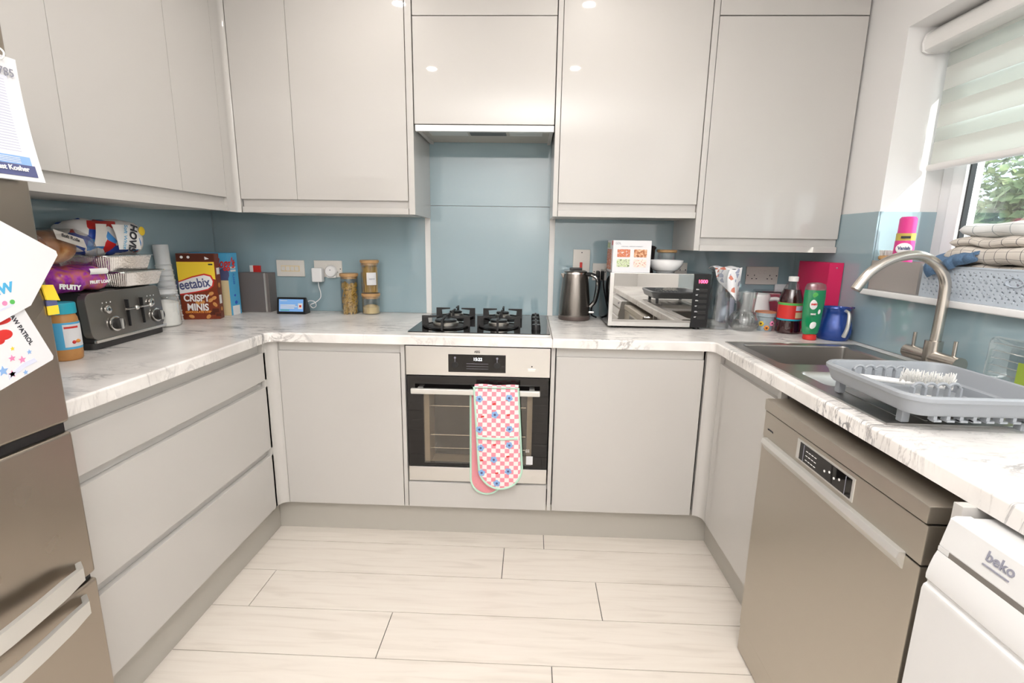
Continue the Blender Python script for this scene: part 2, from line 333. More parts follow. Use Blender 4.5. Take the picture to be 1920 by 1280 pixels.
    def grid(s, f, nu, nv, k, thick=0, M=None, uv=False):
        t = bmesh.new(); V = [[t.verts.new(f(i / nu, j / nv)) for j in range(nv + 1)] for i in range(nu + 1)]
        ul = t.loops.layers.uv.new('UVMap') if uv else None
        for i in range(nu):
            for j in range(nv):
                fc = t.faces.new((V[i][j], V[i + 1][j], V[i + 1][j + 1], V[i][j + 1]))
                if uv:
                    for lp, (a, b) in zip(fc.loops, ((i, j), (i + 1, j), (i + 1, j + 1), (i, j + 1))): lp[ul].uv = (a / nu, b / nv)
        if thick: t.normal_update(); bmesh.ops.solidify(t, geom=t.faces[:], thickness=thick)
        return s._add(t, k, M)
    def ball(s, c, rad, k, seg=20, M=None):
        t = bmesh.new(); bmesh.ops.create_uvsphere(t, u_segments=seg, v_segments=max(6, seg // 2), radius=1)
        bmesh.ops.scale(t, vec=rad if hasattr(rad, '__len__') else (rad,) * 3, verts=t.verts)
        if M is not None: bmesh.ops.transform(t, matrix=M, verts=t.verts)
        return s._add(t, k, Matrix.Translation(c))
def rrect(x0, x1, y0, y1, r, n=5):
    o = []
    for cx, cy, a in ((x1 - r, y1 - r, 0), (x0 + r, y1 - r, 90), (x0 + r, y0 + r, 180), (x1 - r, y0 + r, 270)):
        for i in range(n + 1): t = R(a + 90 * i / n); o.append((cx + r * math.cos(t), cy + r * math.sin(t)))
    return o
def wm(o):
    M = Matrix.Identity(4)
    while o is not None:
        M = o.matrix_basis @ M; o = o.parent
    return M
def finish(name, b, M, parent, sm):
    me = bpy.data.meshes.new(name)
    if M is not None: bmesh.ops.transform(b.bm, matrix=M, verts=b.bm.verts)
    b.bm.to_mesh(me); b.bm.free()
    for k in b.mats: me.materials.append(k)
    if sm:
        for p in me.polygons: p.use_smooth = True
        me.set_sharp_from_angle(angle=R(sm))
    o = bpy.data.objects.new(name, me); COL.objects.link(o); o.parent = parent
    if sm:
        wn = o.modifiers.new('weighted_normal', 'WEIGHTED_NORMAL'); wn.keep_sharp = True; wn.weight = 60
    return o
def T(name, label, cat, loc=(0, 0, 0), rz=0, group=None):
    o = bpy.data.objects.new(name, None); o.empty_display_size = .03; COL.objects.link(o); o.location = loc; o.rotation_euler = (0, 0, rz)
    o['label'] = label; o['category'] = cat
    if group: o['group'] = group
    return o
def P(name, b, parent, label=None, local=False, sm=35):
    o = finish(name, b, None if local else wm(parent).inverted(), parent, sm)
    if label: o['label'] = label
    return o
def S(name, b, label, cat, group=None, sm=35):
    vs = [v.co for v in b.bm.verts]
    c = Vector(((min(v.x for v in vs) + max(v.x for v in vs)) / 2, (min(v.y for v in vs) + max(v.y for v in vs)) / 2, min(v.z for v in vs)))
    o = finish(name, b, Matrix.Translation(-c), None, sm); o.location = c; o['label'] = label; o['category'] = cat
    if group: o['group'] = group
    return o
def ST(name, b, sm=30, label=None):
    o = finish(name, b, None, None, sm); o['kind'] = 'structure'
    if label: o['label'] = label
    return o
def TX(parent, s_, size, loc, rot, k, name='lettering', ext=.0004, world=True, bold=0, sx=1, shear=0, label=None):
    c = bpy.data.curves.new('t', 'FONT'); c.body = s_; c.size = size; c.extrude = ext; c.align_x = 'CENTER'; c.align_y = 'CENTER'; c.offset = bold; c.shear = shear
    o = bpy.data.objects.new('t', c); COL.objects.link(o); bpy.context.view_layer.update()
    me = bpy.data.meshes.new_from_object(o.evaluated_get(bpy.context.evaluated_depsgraph_get())); bpy.data.objects.remove(o)
    me.materials.clear(); me.materials.append(K[k] if isinstance(k, str) else k); me.name = name
    from mathutils import Euler
    M = Matrix.Translation(loc) @ Euler(rot).to_matrix().to_4x4() @ Matrix.Diagonal((sx, 1, 1, 1))
    if world: M = wm(parent).inverted() @ M
    me.transform(M); r = bpy.data.objects.new(name, me); COL.objects.link(r); r.parent = parent
    if label: r['label'] = label
    return r
FR = (R(90), 0, 0)            # facing -Y (towards the camera)
FX = (R(90), 0, R(90))        # facing +X (left-hand things)
FMX = (R(90), 0, R(-90))      # facing -X (right-hand things)

XL, XR = -1.144, 1.832
ZW = .913; ZB = .875          # worktop top / underside
YB = -4.3                     # rear wall
# ================================================================== room shell
b = B()
b.box(XL - .1, XR + .1, YB, .1, -.06, -.004, 'gap')
PW = .197; PL = 1.255
rows = {0: .59, 1: .42, 2: -.472, 3: .047, 4: .598}
yt = -.456
k = 0
while yt > YB:
    y0, y1 = yt - PW, yt
    x = rows.get(k, random.uniform(-1, .3)) - PL * 3
    while x < XR:
        a, c = max(x, XL), min(x + PL, XR)
        if c - a > .01: b.box(a + .0015, c - .0015, y0 + .0015, y1 - .0015, -.006, 0, 'floor')
        x += PL
    yt -= PW; k += 1
b.box(XL, XR, -.4555, .0, -.006, 0, 'floor')
ST('floor', b, 0)
ST('ceiling', B().box(XL - .1, XR + .1, YB, .1, CEIL, CEIL + .08, 'ceil'))
ST('wall_back', B().box(XL - .1, XR + .1, 0.006, .1, 0, CEIL, 'wall'))
ST('wall_left', B().box(XL - .1, XL, YB, .006, 0, CEIL, 'wall'))
# right wall with the window opening
WY0, WY1, WZ0, WZ1 = -2.05, -.555, 1.107, 2.055
b = B()
XO = 2.13
b.box(XR, XO, WY1, .006, 0, CEIL, 'wall').box(XR, XO, YB, WY0, 0, CEIL, 'wall').box(XR, XO, WY0, WY1, 0, WZ0, 'wall').box(XR, XO, WY0, WY1, WZ1, CEIL, 'wall')
ST('wall_right', b)
# rear wall with a doorway
b = B(); b.box(XL - .1, .15, YB - .1, YB, 0, CEIL, 'wall').box(1.0, XO, YB - .1, YB, 0, CEIL, 'wall').box(.15, 1.0, YB - .1, YB, 2.05, CEIL, 'wall')
ST('wall_rear', b)
b = B(); b.box(.15, 1.0, YB - .07, YB - .03, 0, 2.05, 'white', .003)
for x0 in (.25, .62):
    for z0, z1 in ((.25, .95), (1.1, 1.85)): b.box(x0, x0 + .28, YB - .035, YB - .02, z0, z1, 'white', .006)
dr = ST('door_1', b)
P('door_handle', B().box(.90, .94, YB - .03, YB + .0, .98, 1.12, 'chrome', .002).cyl((.92, YB, 1.05), (.92, YB + .05, 1.05), .009, 'chrome').cyl((.92, YB + .05, 1.05), (.80, YB + .05, 1.05), .009, 'chrome'), dr)
b = B(); b.box(.07, .15, YB, YB + .02, 0, 2.13, 'white', .004).box(1.0, 1.08, YB, YB + .02, 0, 2.13, 'white', .004).box(.15, 1.0, YB, YB + .02, 2.05, 2.13, 'white', .004)
ST('trim_1', b)
ST('baseboard_rear', B().box(XL, .07, YB, YB + .016, 0, .12, 'white', .003))
ST('baseboard_left', B().box(XL, XL + .016, YB + .02, -2.2, 0, .12, 'white', .003))

# ceiling downlights
for i, (x, y) in enumerate(SPOTS):
    t = T('downlight', 'round recessed ceiling downlight with white ring, ' + ('nearest the left wall cabinets and hob', 'nearest the right wall cabinets and hob', 'over the middle of the floor by the fridge', 'over the middle of the floor by the dishwasher')[i], 'downlight', (x, y, CEIL - .012), 0, 'ceiling downlights')
    b = B(); b.lathe([(.036, 0), (.046, .002), (.047, .010), (.036, .011)], (x, y, CEIL - .012), 'white', 32, cap=False); P('trim_ring', b, t)
    P('lens', B().lathe([(.001, .0), (.036, .0)], (x, y, CEIL - .0045), 'lens', 24, cap=False), t)

# ================================================================== window
XF = 2.04
w = ST('window_1', B().box(XF, XF + .07, WY0, WY0 + .055, WZ0, WZ1, 'upvc', .004).box(XF, XF + .07, WY1 - .055, WY1, WZ0, WZ1, 'upvc', .004)
       .box(XF, XF + .07, WY0 + .055, WY1 - .055, WZ0 + .021, WZ0 + .075, 'upvc', .004).box(XF, XF + .07, WY0 + .055, WY1 - .055, WZ1 - .055, WZ1, 'upvc', .004).box(XF, XF + .07, -1.335, -1.275, WZ0 + .075, WZ1 - .055, 'upvc', .004))
for y0, y1 in ((-1.272, WY1 - .058), (WY0 + .058, -1.338)):
    z0, z1 = WZ0 + .078, WZ1 - .058; f = .058
    sb = B(); XS = XF - .012
    sb.box(XS, XF + .05, y0, y0 + f, z0, z1, 'upvc', .006).box(XS, XF + .05, y1 - f, y1, z0, z1, 'upvc', .006).box(XS, XF + .05, y0 + f, y1 - f, z0, z0 + f, 'upvc', .006).box(XS, XF + .05, y0 + f, y1 - f, z1 - f, z1, 'upvc', .006)
    sash = P('sash', sb, w)
    g = .006
    P('gasket', B().box(XS + .012, XS + .03, y0 + f, y0 + f + g, z0 + f, z1 - f, 'black').box(XS + .012, XS + .03, y1 - f - g, y1 - f, z0 + f, z1 - f, 'black').box(XS + .012, XS + .03, y0 + f + g, y1 - f - g, z0 + f, z0 + f + g, 'black').box(XS + .012, XS + .03, y0 + f + g, y1 - f - g, z1 - f - g, z1 - f, 'black'), sash)
    P('pane', B().box(XF + .018, XF + .022, y0 + f, y1 - f, z0 + f, z1 - f, 'pane'), sash)
# sill board
b = B(); b.prism([(1.796, 1.107), (1.7935, 1.110), (1.7925, 1.118), (1.7935, 1.126), (1.796, 1.1285), (XF, 1.1285), (XF, 1.107)], 'y', WY0, -.572, 'wgloss')
ST('trim_2', b, label='white window sill board with a rounded nose')
# splashback glass: left wall, back wall, hob, right wall with the reveal returns
S('splashback_panel', B().box(XL, XL + .006, -1.9, 0, ZW, 1.42, 'splash', .0008), 'blue-grey glass splashback on the left wall behind the toaster', 'splashback')
S('splashback_panel', B().box(XL + .006, -.032, 0, .006, ZW, 1.42, 'splash', .0008), 'blue-grey glass splashback on the back wall left of the hob', 'splashback')
S('splashback_panel', B().box(-.006, .598, -.001, .006, ZW, 1.4575, 'splash', .0008), 'blue-grey glass panel directly behind the hob', 'splashback')
S('splashback_panel', B().box(-.006, .598, -.001, .006, 1.4595, 1.80, 'splash', .0008), 'upper blue-grey glass panel right under the extractor hood', 'splashback')
S('splashback_panel', B().box(.625, XR, 0, .006, ZW, 1.42, 'splash', .0008), 'blue-grey glass splashback on the back wall right of the hob', 'splashback')
b = B(); xs = XR - .006
b.prism([(-2.6, ZW), (-.0005, ZW), (-.0005, 1.42), (WY1 - .004, 1.42), (WY1 - .004, 1.106), (-2.6, 1.106)], 'x', xs, XR, 'splash')
S('splashback_panel', b, 'blue-grey glass splashback on the right wall behind the tap and below the window', 'splashback')
S('splashback_panel', B().box(XR + .001, XF, WY1 - .006, WY1, 1.129, 1.42, 'splash', .0006), 'sunlit blue-grey glass strip lining the left side of the window recess', 'splashback')
ST('trim_3', B().box(-.033, -.006, -.006, .006, ZW, 1.40, 'white', .001), label='white strip left of the hob glass')
ST('trim_4', B().box(.598, .625, -.006, .006, ZW, 1.40, 'white', .001), label='white strip right of the hob glass')

# zebra blind
bl = T('roller_blind', 'white striped day-and-night roller blind half lowered over the window', 'blind', (1.92, -1.3, 1.55))
b = B(); b.prism([(1.985, 1.985), (1.985, 2.05), (1.95, 2.052), (1.915, 2.045), (1.893, 2.025), (1.885, 2.0), (1.89, 1.975), (1.905, 1.968), (1.97, 1.972)], 'y', -1.98, -.566, 'white')
cs = P('cassette', b, bl)
P('end_cap', B().prism([(1.988, 1.982), (1.988, 2.053), (1.95, 2.054), (1.913, 2.048), (1.889, 2.027), (1.881, 2.0), (1.886, 1.972), (1.904, 1.964), (1.972, 1.968)], 'y', -.566, -.561, 'white'), cs)
per = .125; z = 1.585; ztop = 1.985; fb, rb = B(), B(); i = 0
while z < ztop:
    fb.box(1.9600, 1.9612, -1.96, -.592, z, min(z + .077, ztop), 'blindd')
    if z + .077 < ztop: fb.box(1.9603, 1.9609, -1.96, -.592, z + .077, min(z + per, ztop), 'blinds')
    rb.box(1.9703, 1.9709, -1.96, -.592, z, min(z + .048, ztop), 'blinds')
    if z + .048 < ztop: rb.box(1.9700, 1.9712, -1.96, -.592, z + .048, min(z + per, ztop), 'blindd')
    z += per
P('front_fabric', fb, bl, sm=0); P('rear_fabric', rb, bl, sm=0)
P('bottom_bar', B().prism(rrect(1.951, 1.979, 1.563, 1.586, .009), 'y', -1.965, -.587, 'white'), bl)

# outdoors
ST('ground', B().box(XO, 14, -9, 5, -.5, -.05, 'earth'))
b = B(); b.box(6.2, 6.4, -7, 4, -.05, 1.15, 'brick')
S('garden_wall', b, 'low grey weathered garden wall beyond the window', 'wall')
def shrub(c, rad, n, label, seed, mt='leaf', size=.06, name='shrub', cat='shrub', grp=None):
    rn = random.Random(seed); b = B(); t = bmesh.new()
    for _ in range(n):
        v = Vector((rn.gauss(0, 1), rn.gauss(0, 1), rn.gauss(0, 1))).normalized() * rn.uniform(.55, 1) ** .5
        p = Vector((v.x * rad[0], v.y * rad[1], v.z * rad[2])) + Vector(c)
        p += .18 * Vector((noise.noise(p * 2.1), noise.noise(p * 2.1 + Vector((5, 0, 0))), noise.noise(p * 2.1 + Vector((0, 7, 0)))))
        a = Vector((rn.gauss(0, 1), rn.gauss(0, 1), rn.gauss(0, 1))).normalized(); q = a.orthogonal(); s_ = size * rn.uniform(.5, 1.3)
        t.faces.new([t.verts.new(p + w_) for w_ in (a * s_, q * s_ * .4, -a * s_, -q * s_ * .4)])
    b._add(t, mt)
    b.cyl((c[0], c[1], -.05), (c[0], c[1], c[2]), .05, 'earth', .02, 8)
    return S(name, b, label, cat, grp, sm=0)
shrub((4.6, .7, 1.2), (.9, 1.1, 1.3), 20000, 'pale green leafy shrub seen through the window below the blind', 1)
shrub((5.4, -1.3, 1.5), (.7, 1.2, 1.5), 14000, 'darker shrub beside the pale green one beyond the window', 2)
shrub((6.0, 3.4, 1.3), (1, 1.2, 1.5), 8000, 'rear green shrub furthest left beyond the window', 3)
shrub((3.6, -.35, 1.10), (.18, .2, .22), 500, 'pink flowering plant beyond the right of the window view', 4, 'pink', .03, 'flowering_plant', 'plant')

# ================================================================== base units
DX = -.565                                    # left-hand front face
def drawer_front(z0, z1, y0=-1.54, y1=-.628): return B().box(DX - .019, DX, y0, y1, z0, z1, 'cab', .0015)
t = T('drawer_unit', 'glossy light grey three-drawer base unit between fridge and corner', 'cabinet', (-.85, -1.08, 0))
b = B(); b.box(XL + .01, DX - .021, -1.54, -.62, .15, ZB, 'carc')
P('body', b, t)
for z0, z1 in ((.689, .716), (.391, .42), (.832, ZB)): pass
for z0, z1 in ((.718, .832), (.422, .690), (.150, .392)): P('drawer', drawer_front(z0, z1), t)
b = B()
for z0, z1 in ((.690, .718), (.392, .422), (.832, .874)): b.box(DX - .024, DX - .0195, -1.54, -.628, z0, z1, 'carc')
P('finger_groove', b, t)
def corner_post(cx, cy, sx, label, r=.036):
    # concave quarter-round post: front faces meet at (cx, cy)
    pts = [(cx - sx * .02, cy - r - .012), (cx - sx * .0, cy - r - .012)]
    for i in range(9):
        a = R(90 * i / 8); pts.append((cx + sx * r * (1 - math.cos(a)), cy - r * (1 - math.sin(a))))
    pts += [(cx + sx * r, cy), (cx + sx * r, cy + .02), (cx - sx * .02, cy + .02)]
    b = B(); b.prism(pts, 'z', .150, ZB, 'cab')
    return S('corner_post', b, label, 'corner post')
corner_post(DX, -.60, 1, 'curved light grey post in the left corner of the base units')
corner_post(1.255, -.60, -1, 'curved light grey post in the right corner of the base units')
YD = -.60
def base_unit(x0, x1, label):
    t = T('base_cabinet', label, 'cabinet', ((x0 + x1) / 2, -.3, 0))
    P('body', B().box(x0, x1, YD + .021, -.02, .15, ZB, 'carc').box(x0, x1, YD + .016, YD + .021, .832, ZB, 'carc'), t)
    P('door', B().box(x0 + .001, x1 - .0015, YD, YD + .019, .150, .832, 'cab', .0015), t)
base_unit(-.529, -.0195, 'light grey base cabinet with one plain door left of the oven')
base_unit(.619, 1.211, 'light grey base cabinet with one wide plain door right of the oven')
t = T('oven_housing', 'light grey housing around the oven with a plain lower panel', 'cabinet', (.3, -.3, 0))
P('side_panel', B().box(-.018, -.002, YD, -.02, .15, ZB, 'cab', .001), t); P('side_panel', B().box(.598, .614, YD, -.02, .15, ZB, 'cab', .001), t)
P('lower_panel', B().box(.001, .594, YD, YD + .019, .150, .264, 'cab', .0015), t); P('bottom_board', B().box(-.002, .598, YD + .02, -.03, .24, .262, 'carc'), t)
# right run: sink cabinet
RX = 1.255
t = T('base_cabinet', 'light grey sink cabinet with one door between corner post and dishwasher', 'cabinet', (1.53, -.87, 0))
P('body', B().box(RX + .021, XR - .02, -1.125, -.652, .15, .72, 'carc').box(RX + .016, RX + .021, -1.125, -.652, .72, ZB, 'carc'), t)
P('door', B().box(RX, RX + .019, -1.102, -.650, .150, .832, 'cab', .0015), t)
P('side_panel', B().box(RX - .004, RX + .30, -1.125, -1.107, .0, ZB, 'cab', .001), t)
S('filler_panel', B().box(1.213, XR - .02, -1.785, -1.767, 0, ZB, 'cab', .001), 'light grey upright panel between dishwasher and washing machine', 'panel')
# plinths
S('plinth_board', B().box(-.61, 1.305, -.55, -.534, 0, .149, 'plinth'), 'grey-beige plinth board along the back units under the oven', 'plinth')
S('plinth_board', B().box(-.621, -.605, -1.54, -.551, 0, .149, 'plinth'), 'grey-beige plinth board under the left drawers', 'plinth')
S('plinth_board', B().box(1.30, 1.316, -1.105, -.551, 0, .149, 'plinth'), 'grey-beige plinth board under the sink cabinet door', 'plinth')

# ================================================================== worktop (three lengths, sink cut out)
def slab(poly, label, k='work'):
    """worktop outline; a strip is swept as one prism with a softened edge"""
    b = B(); t = bmesh.new()
    v = [t.verts.new((x, y, ZB)) for x, y in poly]; f = t.faces.new(v); f.normal_update()
    if f.normal.z > 0: f.normal_flip()
    e = bmesh.ops.extrude_face_region(t, geom=[f]); bmesh.ops.translate(t, vec=(0, 0, ZW - ZB), verts=[q for q in e['geom'] if isinstance(q, bmesh.types.BMVert)])
    bmesh.ops.recalc_face_normals(t, faces=t.faces)
    ed = [q for q in t.edges if abs(q.verts[0].co.z - ZW) < 1e-5 and abs(q.verts[1].co.z - ZW) < 1e-5]
    bmesh.ops.bevel(t, geom=ed, offset=.007, segments=4, affect='EDGES', profile=.5)
    b._add(t, k); return S('worktop', b, label, 'worktop')
WX0, WX1, WYF = -.548, 1.235, -.627
slab([(XL + .007, -.001), (XL + .007, -1.5455), (WX0, -1.5455), (WX0, WYF - .022), (WX0 + .008, WYF - .008), (WX0 + .022, WYF), (.599, WYF), (.599, -.001)], 'white marble-look worktop running along the left wall and under the hob')
SX0, SX1, SY0, SY1 = 1.292, 1.75, -1.502, -.645
slab([(.6005, -.001), (.6005, WYF), (WX1 - .022, WYF), (WX1 - .008, WYF - .008), (WX1, WYF - .022), (WX1, -2.60), (XR - .007, -2.60), (XR - .007, SY0), (SX0, SY0), (SX0, SY1), (SX1, SY1), (SX1, SY0 + .0005), (XR - .007, SY0 + .0005), (XR - .007, -.001)], 'white marble-look worktop around the sink on the right')

# ================================================================== wall units
UF = -.333; UZ = 1.454; RZ = 1.423; PZ = 1.396; UT = CEIL - .005
def upper(name, label, x0, x1, parts, bottom=0, top=2.38, cap=None, pel=(None, None), left=False):
    """parts: list of (a, b) door spans along X (or along Y when left)"""
    dz = bottom; t = T(name, label, 'wall cabinet', ((x0 + x1) / 2, -.17, PZ + dz) if not left else (-.97, (x0 + x1) / 2, PZ + dz))
    F = UF if not left else -.80
    def bx(a, b_, d0, d1, z0, z1, k, bev=0):
        return B().box(a, b_, F + d0, F + d1, z0, z1, k, bev) if not left else B().box(F - d1, F - d0, a, b_, z0, z1, k, bev)
    back = -.002 if not left else None
    depth = .325 if not left else .335
    P('body', bx(x0, x1, .021, depth, PZ + .004 + dz, UT, 'carc'), t)
    P('handle_rail', bx(x0, x1, .014, .021, RZ - .001 + dz, UZ + .01 + dz, 'cab'), t)
    p0, p1 = pel[0] if pel[0] is not None else x0, pel[1] if pel[1] is not None else x1
    P('light_pelmet', bx(p0, p1, 0, .019, PZ + dz, RZ - .001 + dz, 'cab', .002), t)
    for a, b_ in parts: P('door', bx(a + .0008, b_ - .0008, 0, .019, UZ + dz, (cap or UT) - .002, 'cab', .0015), t)
    if cap:
        for a, b_ in parts: P('top_panel', bx(a + .0008, b_ - .0008, 0, .019, cap + .002, UT, 'cab', .0015), t)
    return t
upper('wall_cabinet', 'long glossy light grey wall cabinet with three doors on the left wall', -1.53, -.405, [(-1.53, -1.131), (-1.131, -.675), (-.675, -.405)], left=True)
S('corner_post', B().prism([(-.815, -.405), (-.800, -.405), (-.800, -.352), (-.792, -.338), (-.783, -.333), (-.783, -.318), (-.815, -.318)], 'z', PZ, UT, 'cab'), 'slim light grey post in the inner corner between the wall cabinets', 'corner post')
upper('wall_cabinet', 'light grey wall cabinet with a narrow and a wide door left of the extractor hood', -.778, -.034, [(-.781, -.527), (-.527, -.034)])
S('end_panel', B().box(-.0315, -.004, UF - .003, -.001, PZ, UT, 'cab', .0015), 'light grey vertical end panel on the left side of the hood gap', 'end panel')
S('end_panel', B().box(.596, .6165, UF - .003, -.001, PZ, UT, 'cab', .0015), 'light grey vertical end panel on the right side of the hood gap', 'end panel')
upper('wall_cabinet', 'light grey wall cabinet with one big door right of the extractor hood', .618, 1.2115, [(.618, 1.2115)])
S('end_panel', B().box(1.2135, 1.237, UF - .003, -.001, 1.26, UT, 'cab', .0015), 'longer light grey end panel left of the lowest wall cabinet', 'end panel')
upper('wall_cabinet', 'deeper-hanging light grey wall cabinet with one door next to the window wall', 1.239, XR - .008, [(1.239, XR - .009)], bottom=-.137, cap=2.183)
# hood cabinet
t = T('wall_cabinet', 'short light grey cabinet with flap door above the extractor hood', 'wall cabinet', (.3, -.17, 1.77))
P('body', B().box(-.002, .594, UF + .021, -.002, 1.80, UT, 'carc'), t)
P('door', B().box(.0, .592, UF, UF + .019, 1.770, 2.1815, 'cab', .0015), t)
P('top_panel', B().box(.0, .592, UF, UF + .019, 2.1845, UT, 'cab', .0015), t)
t = T('extractor_hood', 'built-in extractor hood with white front strip below the flap door', 'extractor hood', (.3, -.17, 1.742))
P('front_strip', B().box(.002, .592, UF + .002, UF + .022, 1.742, 1.767, 'wgloss', .002), t)
P('housing', B().box(.004, .59, UF + .024, -.01, 1.757, 1.798, 'plinth', .001).box(.004, .02, UF + .024, -.01, 1.748, 1.757, 'carc').box(.574, .59, UF + .024, -.01, 1.748, 1.757, 'carc'), t)
P('grease_filter', B().box(.045, .215, -.30, -.185, 1.753, 1.7572, 'handle', .001), t); P('grease_filter', B().box(.40, .545, -.30, -.185, 1.753, 1.7572, 'handle', .001), t)
P('control_strip', B().box(.225, .385, -.302, -.195, 1.751, 1.7572, 'black', .001), t)
for x in (.26, .30, .35): pass

# ================================================================== oven
OY = -.592; t = T('oven', 'built-in stainless steel oven with black glass door and display reading 15:22', 'oven', (.297, -.3, .264))
P('body', B().box(.003, .592, -.46, -.05, .27, .86, 'black').box(.003, .592, OY + .02, -.46, .262, .268, 'black'), t)
cv = B()
cv.box(.003, .592, OY + .022, -.20, .855, .86, 'black').box(.003, .09, OY + .022, -.2, .27, .855, 'oven_in').box(.505, .592, OY + .022, -.2, .27, .855, 'oven_in').box(.09, .505, OY + .022, -.2, .27, .335, 'oven_in').box(.09, .505, OY + .022, -.2, .71, .855, 'oven_in').box(.09, .505, -.215, -.2, .335, .71, 'oven_in')
P('cavity', cv, t)
P('control_panel', B().box(.0, .595, OY, OY + .022, .741, .8635, 'steelx', .002), t)
P('display', B().box(.177, .413, OY - .0015, OY + .002, .757, .832, 'blackgl', .001), t)
TX(t, 'AEG', .0125, (.296, OY - .0012, .8435), FR, 'ink', bold=.0003)
TX(t, '15:22', .017, (.298, OY - .0025, .8125), FR, 'whled', name='clock_digits')
b = B(); b.box(.252, .342, OY - .003, OY - .001, .7935, .7945, 'grey').box(.252, .342, OY - .003, OY - .001, .7825, .7832, 'grey').box(.252, .342, OY - .003, OY - .001, .772, .7727, 'grey')
for x in (.205, .378):
    b.cyl((x, OY - .002, .818), (x, OY - .0032, .818), .0045, 'grey').box(x - .001, x + .001, OY - .003, OY - .001, .80, .813, 'grey').cyl((x, OY - .001, .788), (x, OY - .0028, .788), .013, 'black')
P('touch_symbols', b, t)
P('button', B().box(.505, .536, OY - .003, OY, .767, .777, 'chrome', .001).cyl((.5205, OY, .787), (.5205, OY - .0015, .787), .003, 'ink'), t)
d = P('door', B().box(.002, .593, OY, OY + .018, .662, .738, 'blackgl', .002).box(.002, .070, OY, OY + .018, .337, .6625, 'blackgl', .001).box(.527, .593, OY, OY + .018, .337, .6625, 'blackgl', .001).box(.07, .527, OY, OY + .018, .337, .352, 'blackgl', .001), t)
P('window', B().box(.07, .527, OY + .0005, OY + .006, .352, .662, 'oveng'), d)
P('kick_strip', B().box(.002, .593, OY, OY + .02, .268, .3345, 'steelx', .002), t, 'brushed steel strip')
P('handle', B().box(.028, .556, OY - .046, OY - .030, .672, .695, 'handle', .004).box(.05, .072, OY - .032, OY, .676, .691, 'handle', .002).box(.512, .534, OY - .032, OY, .676, .691, 'handle', .002), t)
for z in (.60, .47, .41):
    b = B(); b.tube([(.095, -.565, z), (.50, -.565, z)], .002, 'chrome', 8, False)
    for i in range(9): b.tube([(.11 + i * .047, -.565, z), (.11 + i * .047, -.23, z)], .0013, 'chrome', 6, False)
    P('oven_rack', b, t)
P('energy_sticker', B().box(.505, .533, OY - .0012, OY + .0005, .357, .395, 'paper'), t)
TX(t, 'EE', .018, (.510, OY - .001, .418), FR, 'txt')

# double oven glove over the handle
gl = T('oven_gloves', 'pink and white checked double oven glove with mint binding hanging on the oven handle', 'oven gloves', (.38, OY - .06, .25))
def glove_outline(x0, x1, zt, zb, skew=0):
    w_ = (x1 - x0) / 2; cx = (x0 + x1) / 2; o = [(x1, zt), (x0, zt)]
    for i in range(17):
        a = R(180 + 180 * i / 16); o.append((cx + w_ * math.cos(a) + skew, zb + w_ * 1.05 + w_ * 1.05 * math.sin(a)))
    return o
def pad(outline, y, th, k, wave=.003):
    t = bmesh.new(); vs = []; cx = sum(p[0] for p in outline) / len(outline); cz = sum(p[1] for p in outline) / len(outline)
    # puffed cushion from nested rings
    rings = []
    for s_, d_ in ((1, 0), (.97, .55), (.88, .9), (.6, 1), (.25, 1)):
        rings.append([t.verts.new((cx + (x - cx) * s_, y - th * d_ + wave * noise.noise(Vector((x * 30 * s_, z * 30 * s_, 1))), cz + (z - cz) * s_)) for x, z in outline])
    n = len(outline)
    for a, b_ in zip(rings, rings[1:]):
        for i in range(n): t.faces.new((a[i], a[(i + 1) % n], b_[(i + 1) % n], b_[i]))
    t.faces.new(rings[-1]); t.faces.new(rings[0][::-1])
    return t
o1 = glove_outline(.29, .468, .71, .272, .016)
o1 = [(x + (.0 if z > .6 else .004), z) for x, z in o1]
o2 = glove_outline(.272, .405, .69, .228, .0)
b = B(); b._add(pad(o2, OY - .016, .012, 'pinkf'), 'pinkf'); rg = P('rear_mitt', b, gl, 'plain pink towelling rear mitt')
P('rear_binding', B().tube([(x, OY - .022, z) for x, z in o2], .0048, 'mint', 8, False, closed=True), gl)
b = B(); b._add(pad(o1, OY - .051, .013, 'check'), 'check'); P('front_mitt', b, gl)
pf = [(x, OY - .057, z) for x, z in o1]
P('front_binding', B().tube(pf, .0052, 'mint', 8, False, closed=True), gl)
P('pocket_binding', B().tube([(.302, OY - .067, .500), (.39, OY - .069, .497), (.468, OY - .067, .502)], .005, 'mint', 8), gl)
b = B(); b.grid(lambda u, v: Vector((.29 + .178 * u, OY - .055 + .045 * v, .706 + .010 * math.sin(math.pi * v) + .002 * math.sin(9 * u))), 12, 8, 'check', .004)
P('fold', b, gl)
# small plain blue flowers and red hearts printed on the cloth
b = B()
for x, z in ((.312, .665), (.432, .672), (.375, .60), (.312, .535), (.435, .54), (.318, .455), (.435, .47), (.372, .405), (.432, .355), (.322, .345), (.385, .30)):
    for i in range(5):
        a = 2 * math.pi * i / 5 + x * 40; b.ball((x + .0085 * math.cos(a), OY - .0655, z + .0085 * math.sin(a)), (.0068, .0012, .0068), 'lblue', 10)
    b.ball((x, OY - .0665, z), (.005, .0015, .005), 'navy', 8)
for x, z in ((.372, .645), (.325, .59), (.43, .60), (.375, .47), (.43, .42), (.322, .40), (.385, .345)):
    b.ball((x - .003, OY - .0655, z), (.004, .0012, .004), 'red', 8).ball((x + .003, OY - .0655, z + .001), (.004, .0012, .004), 'red', 8)
P('printed_flowers', b, gl)

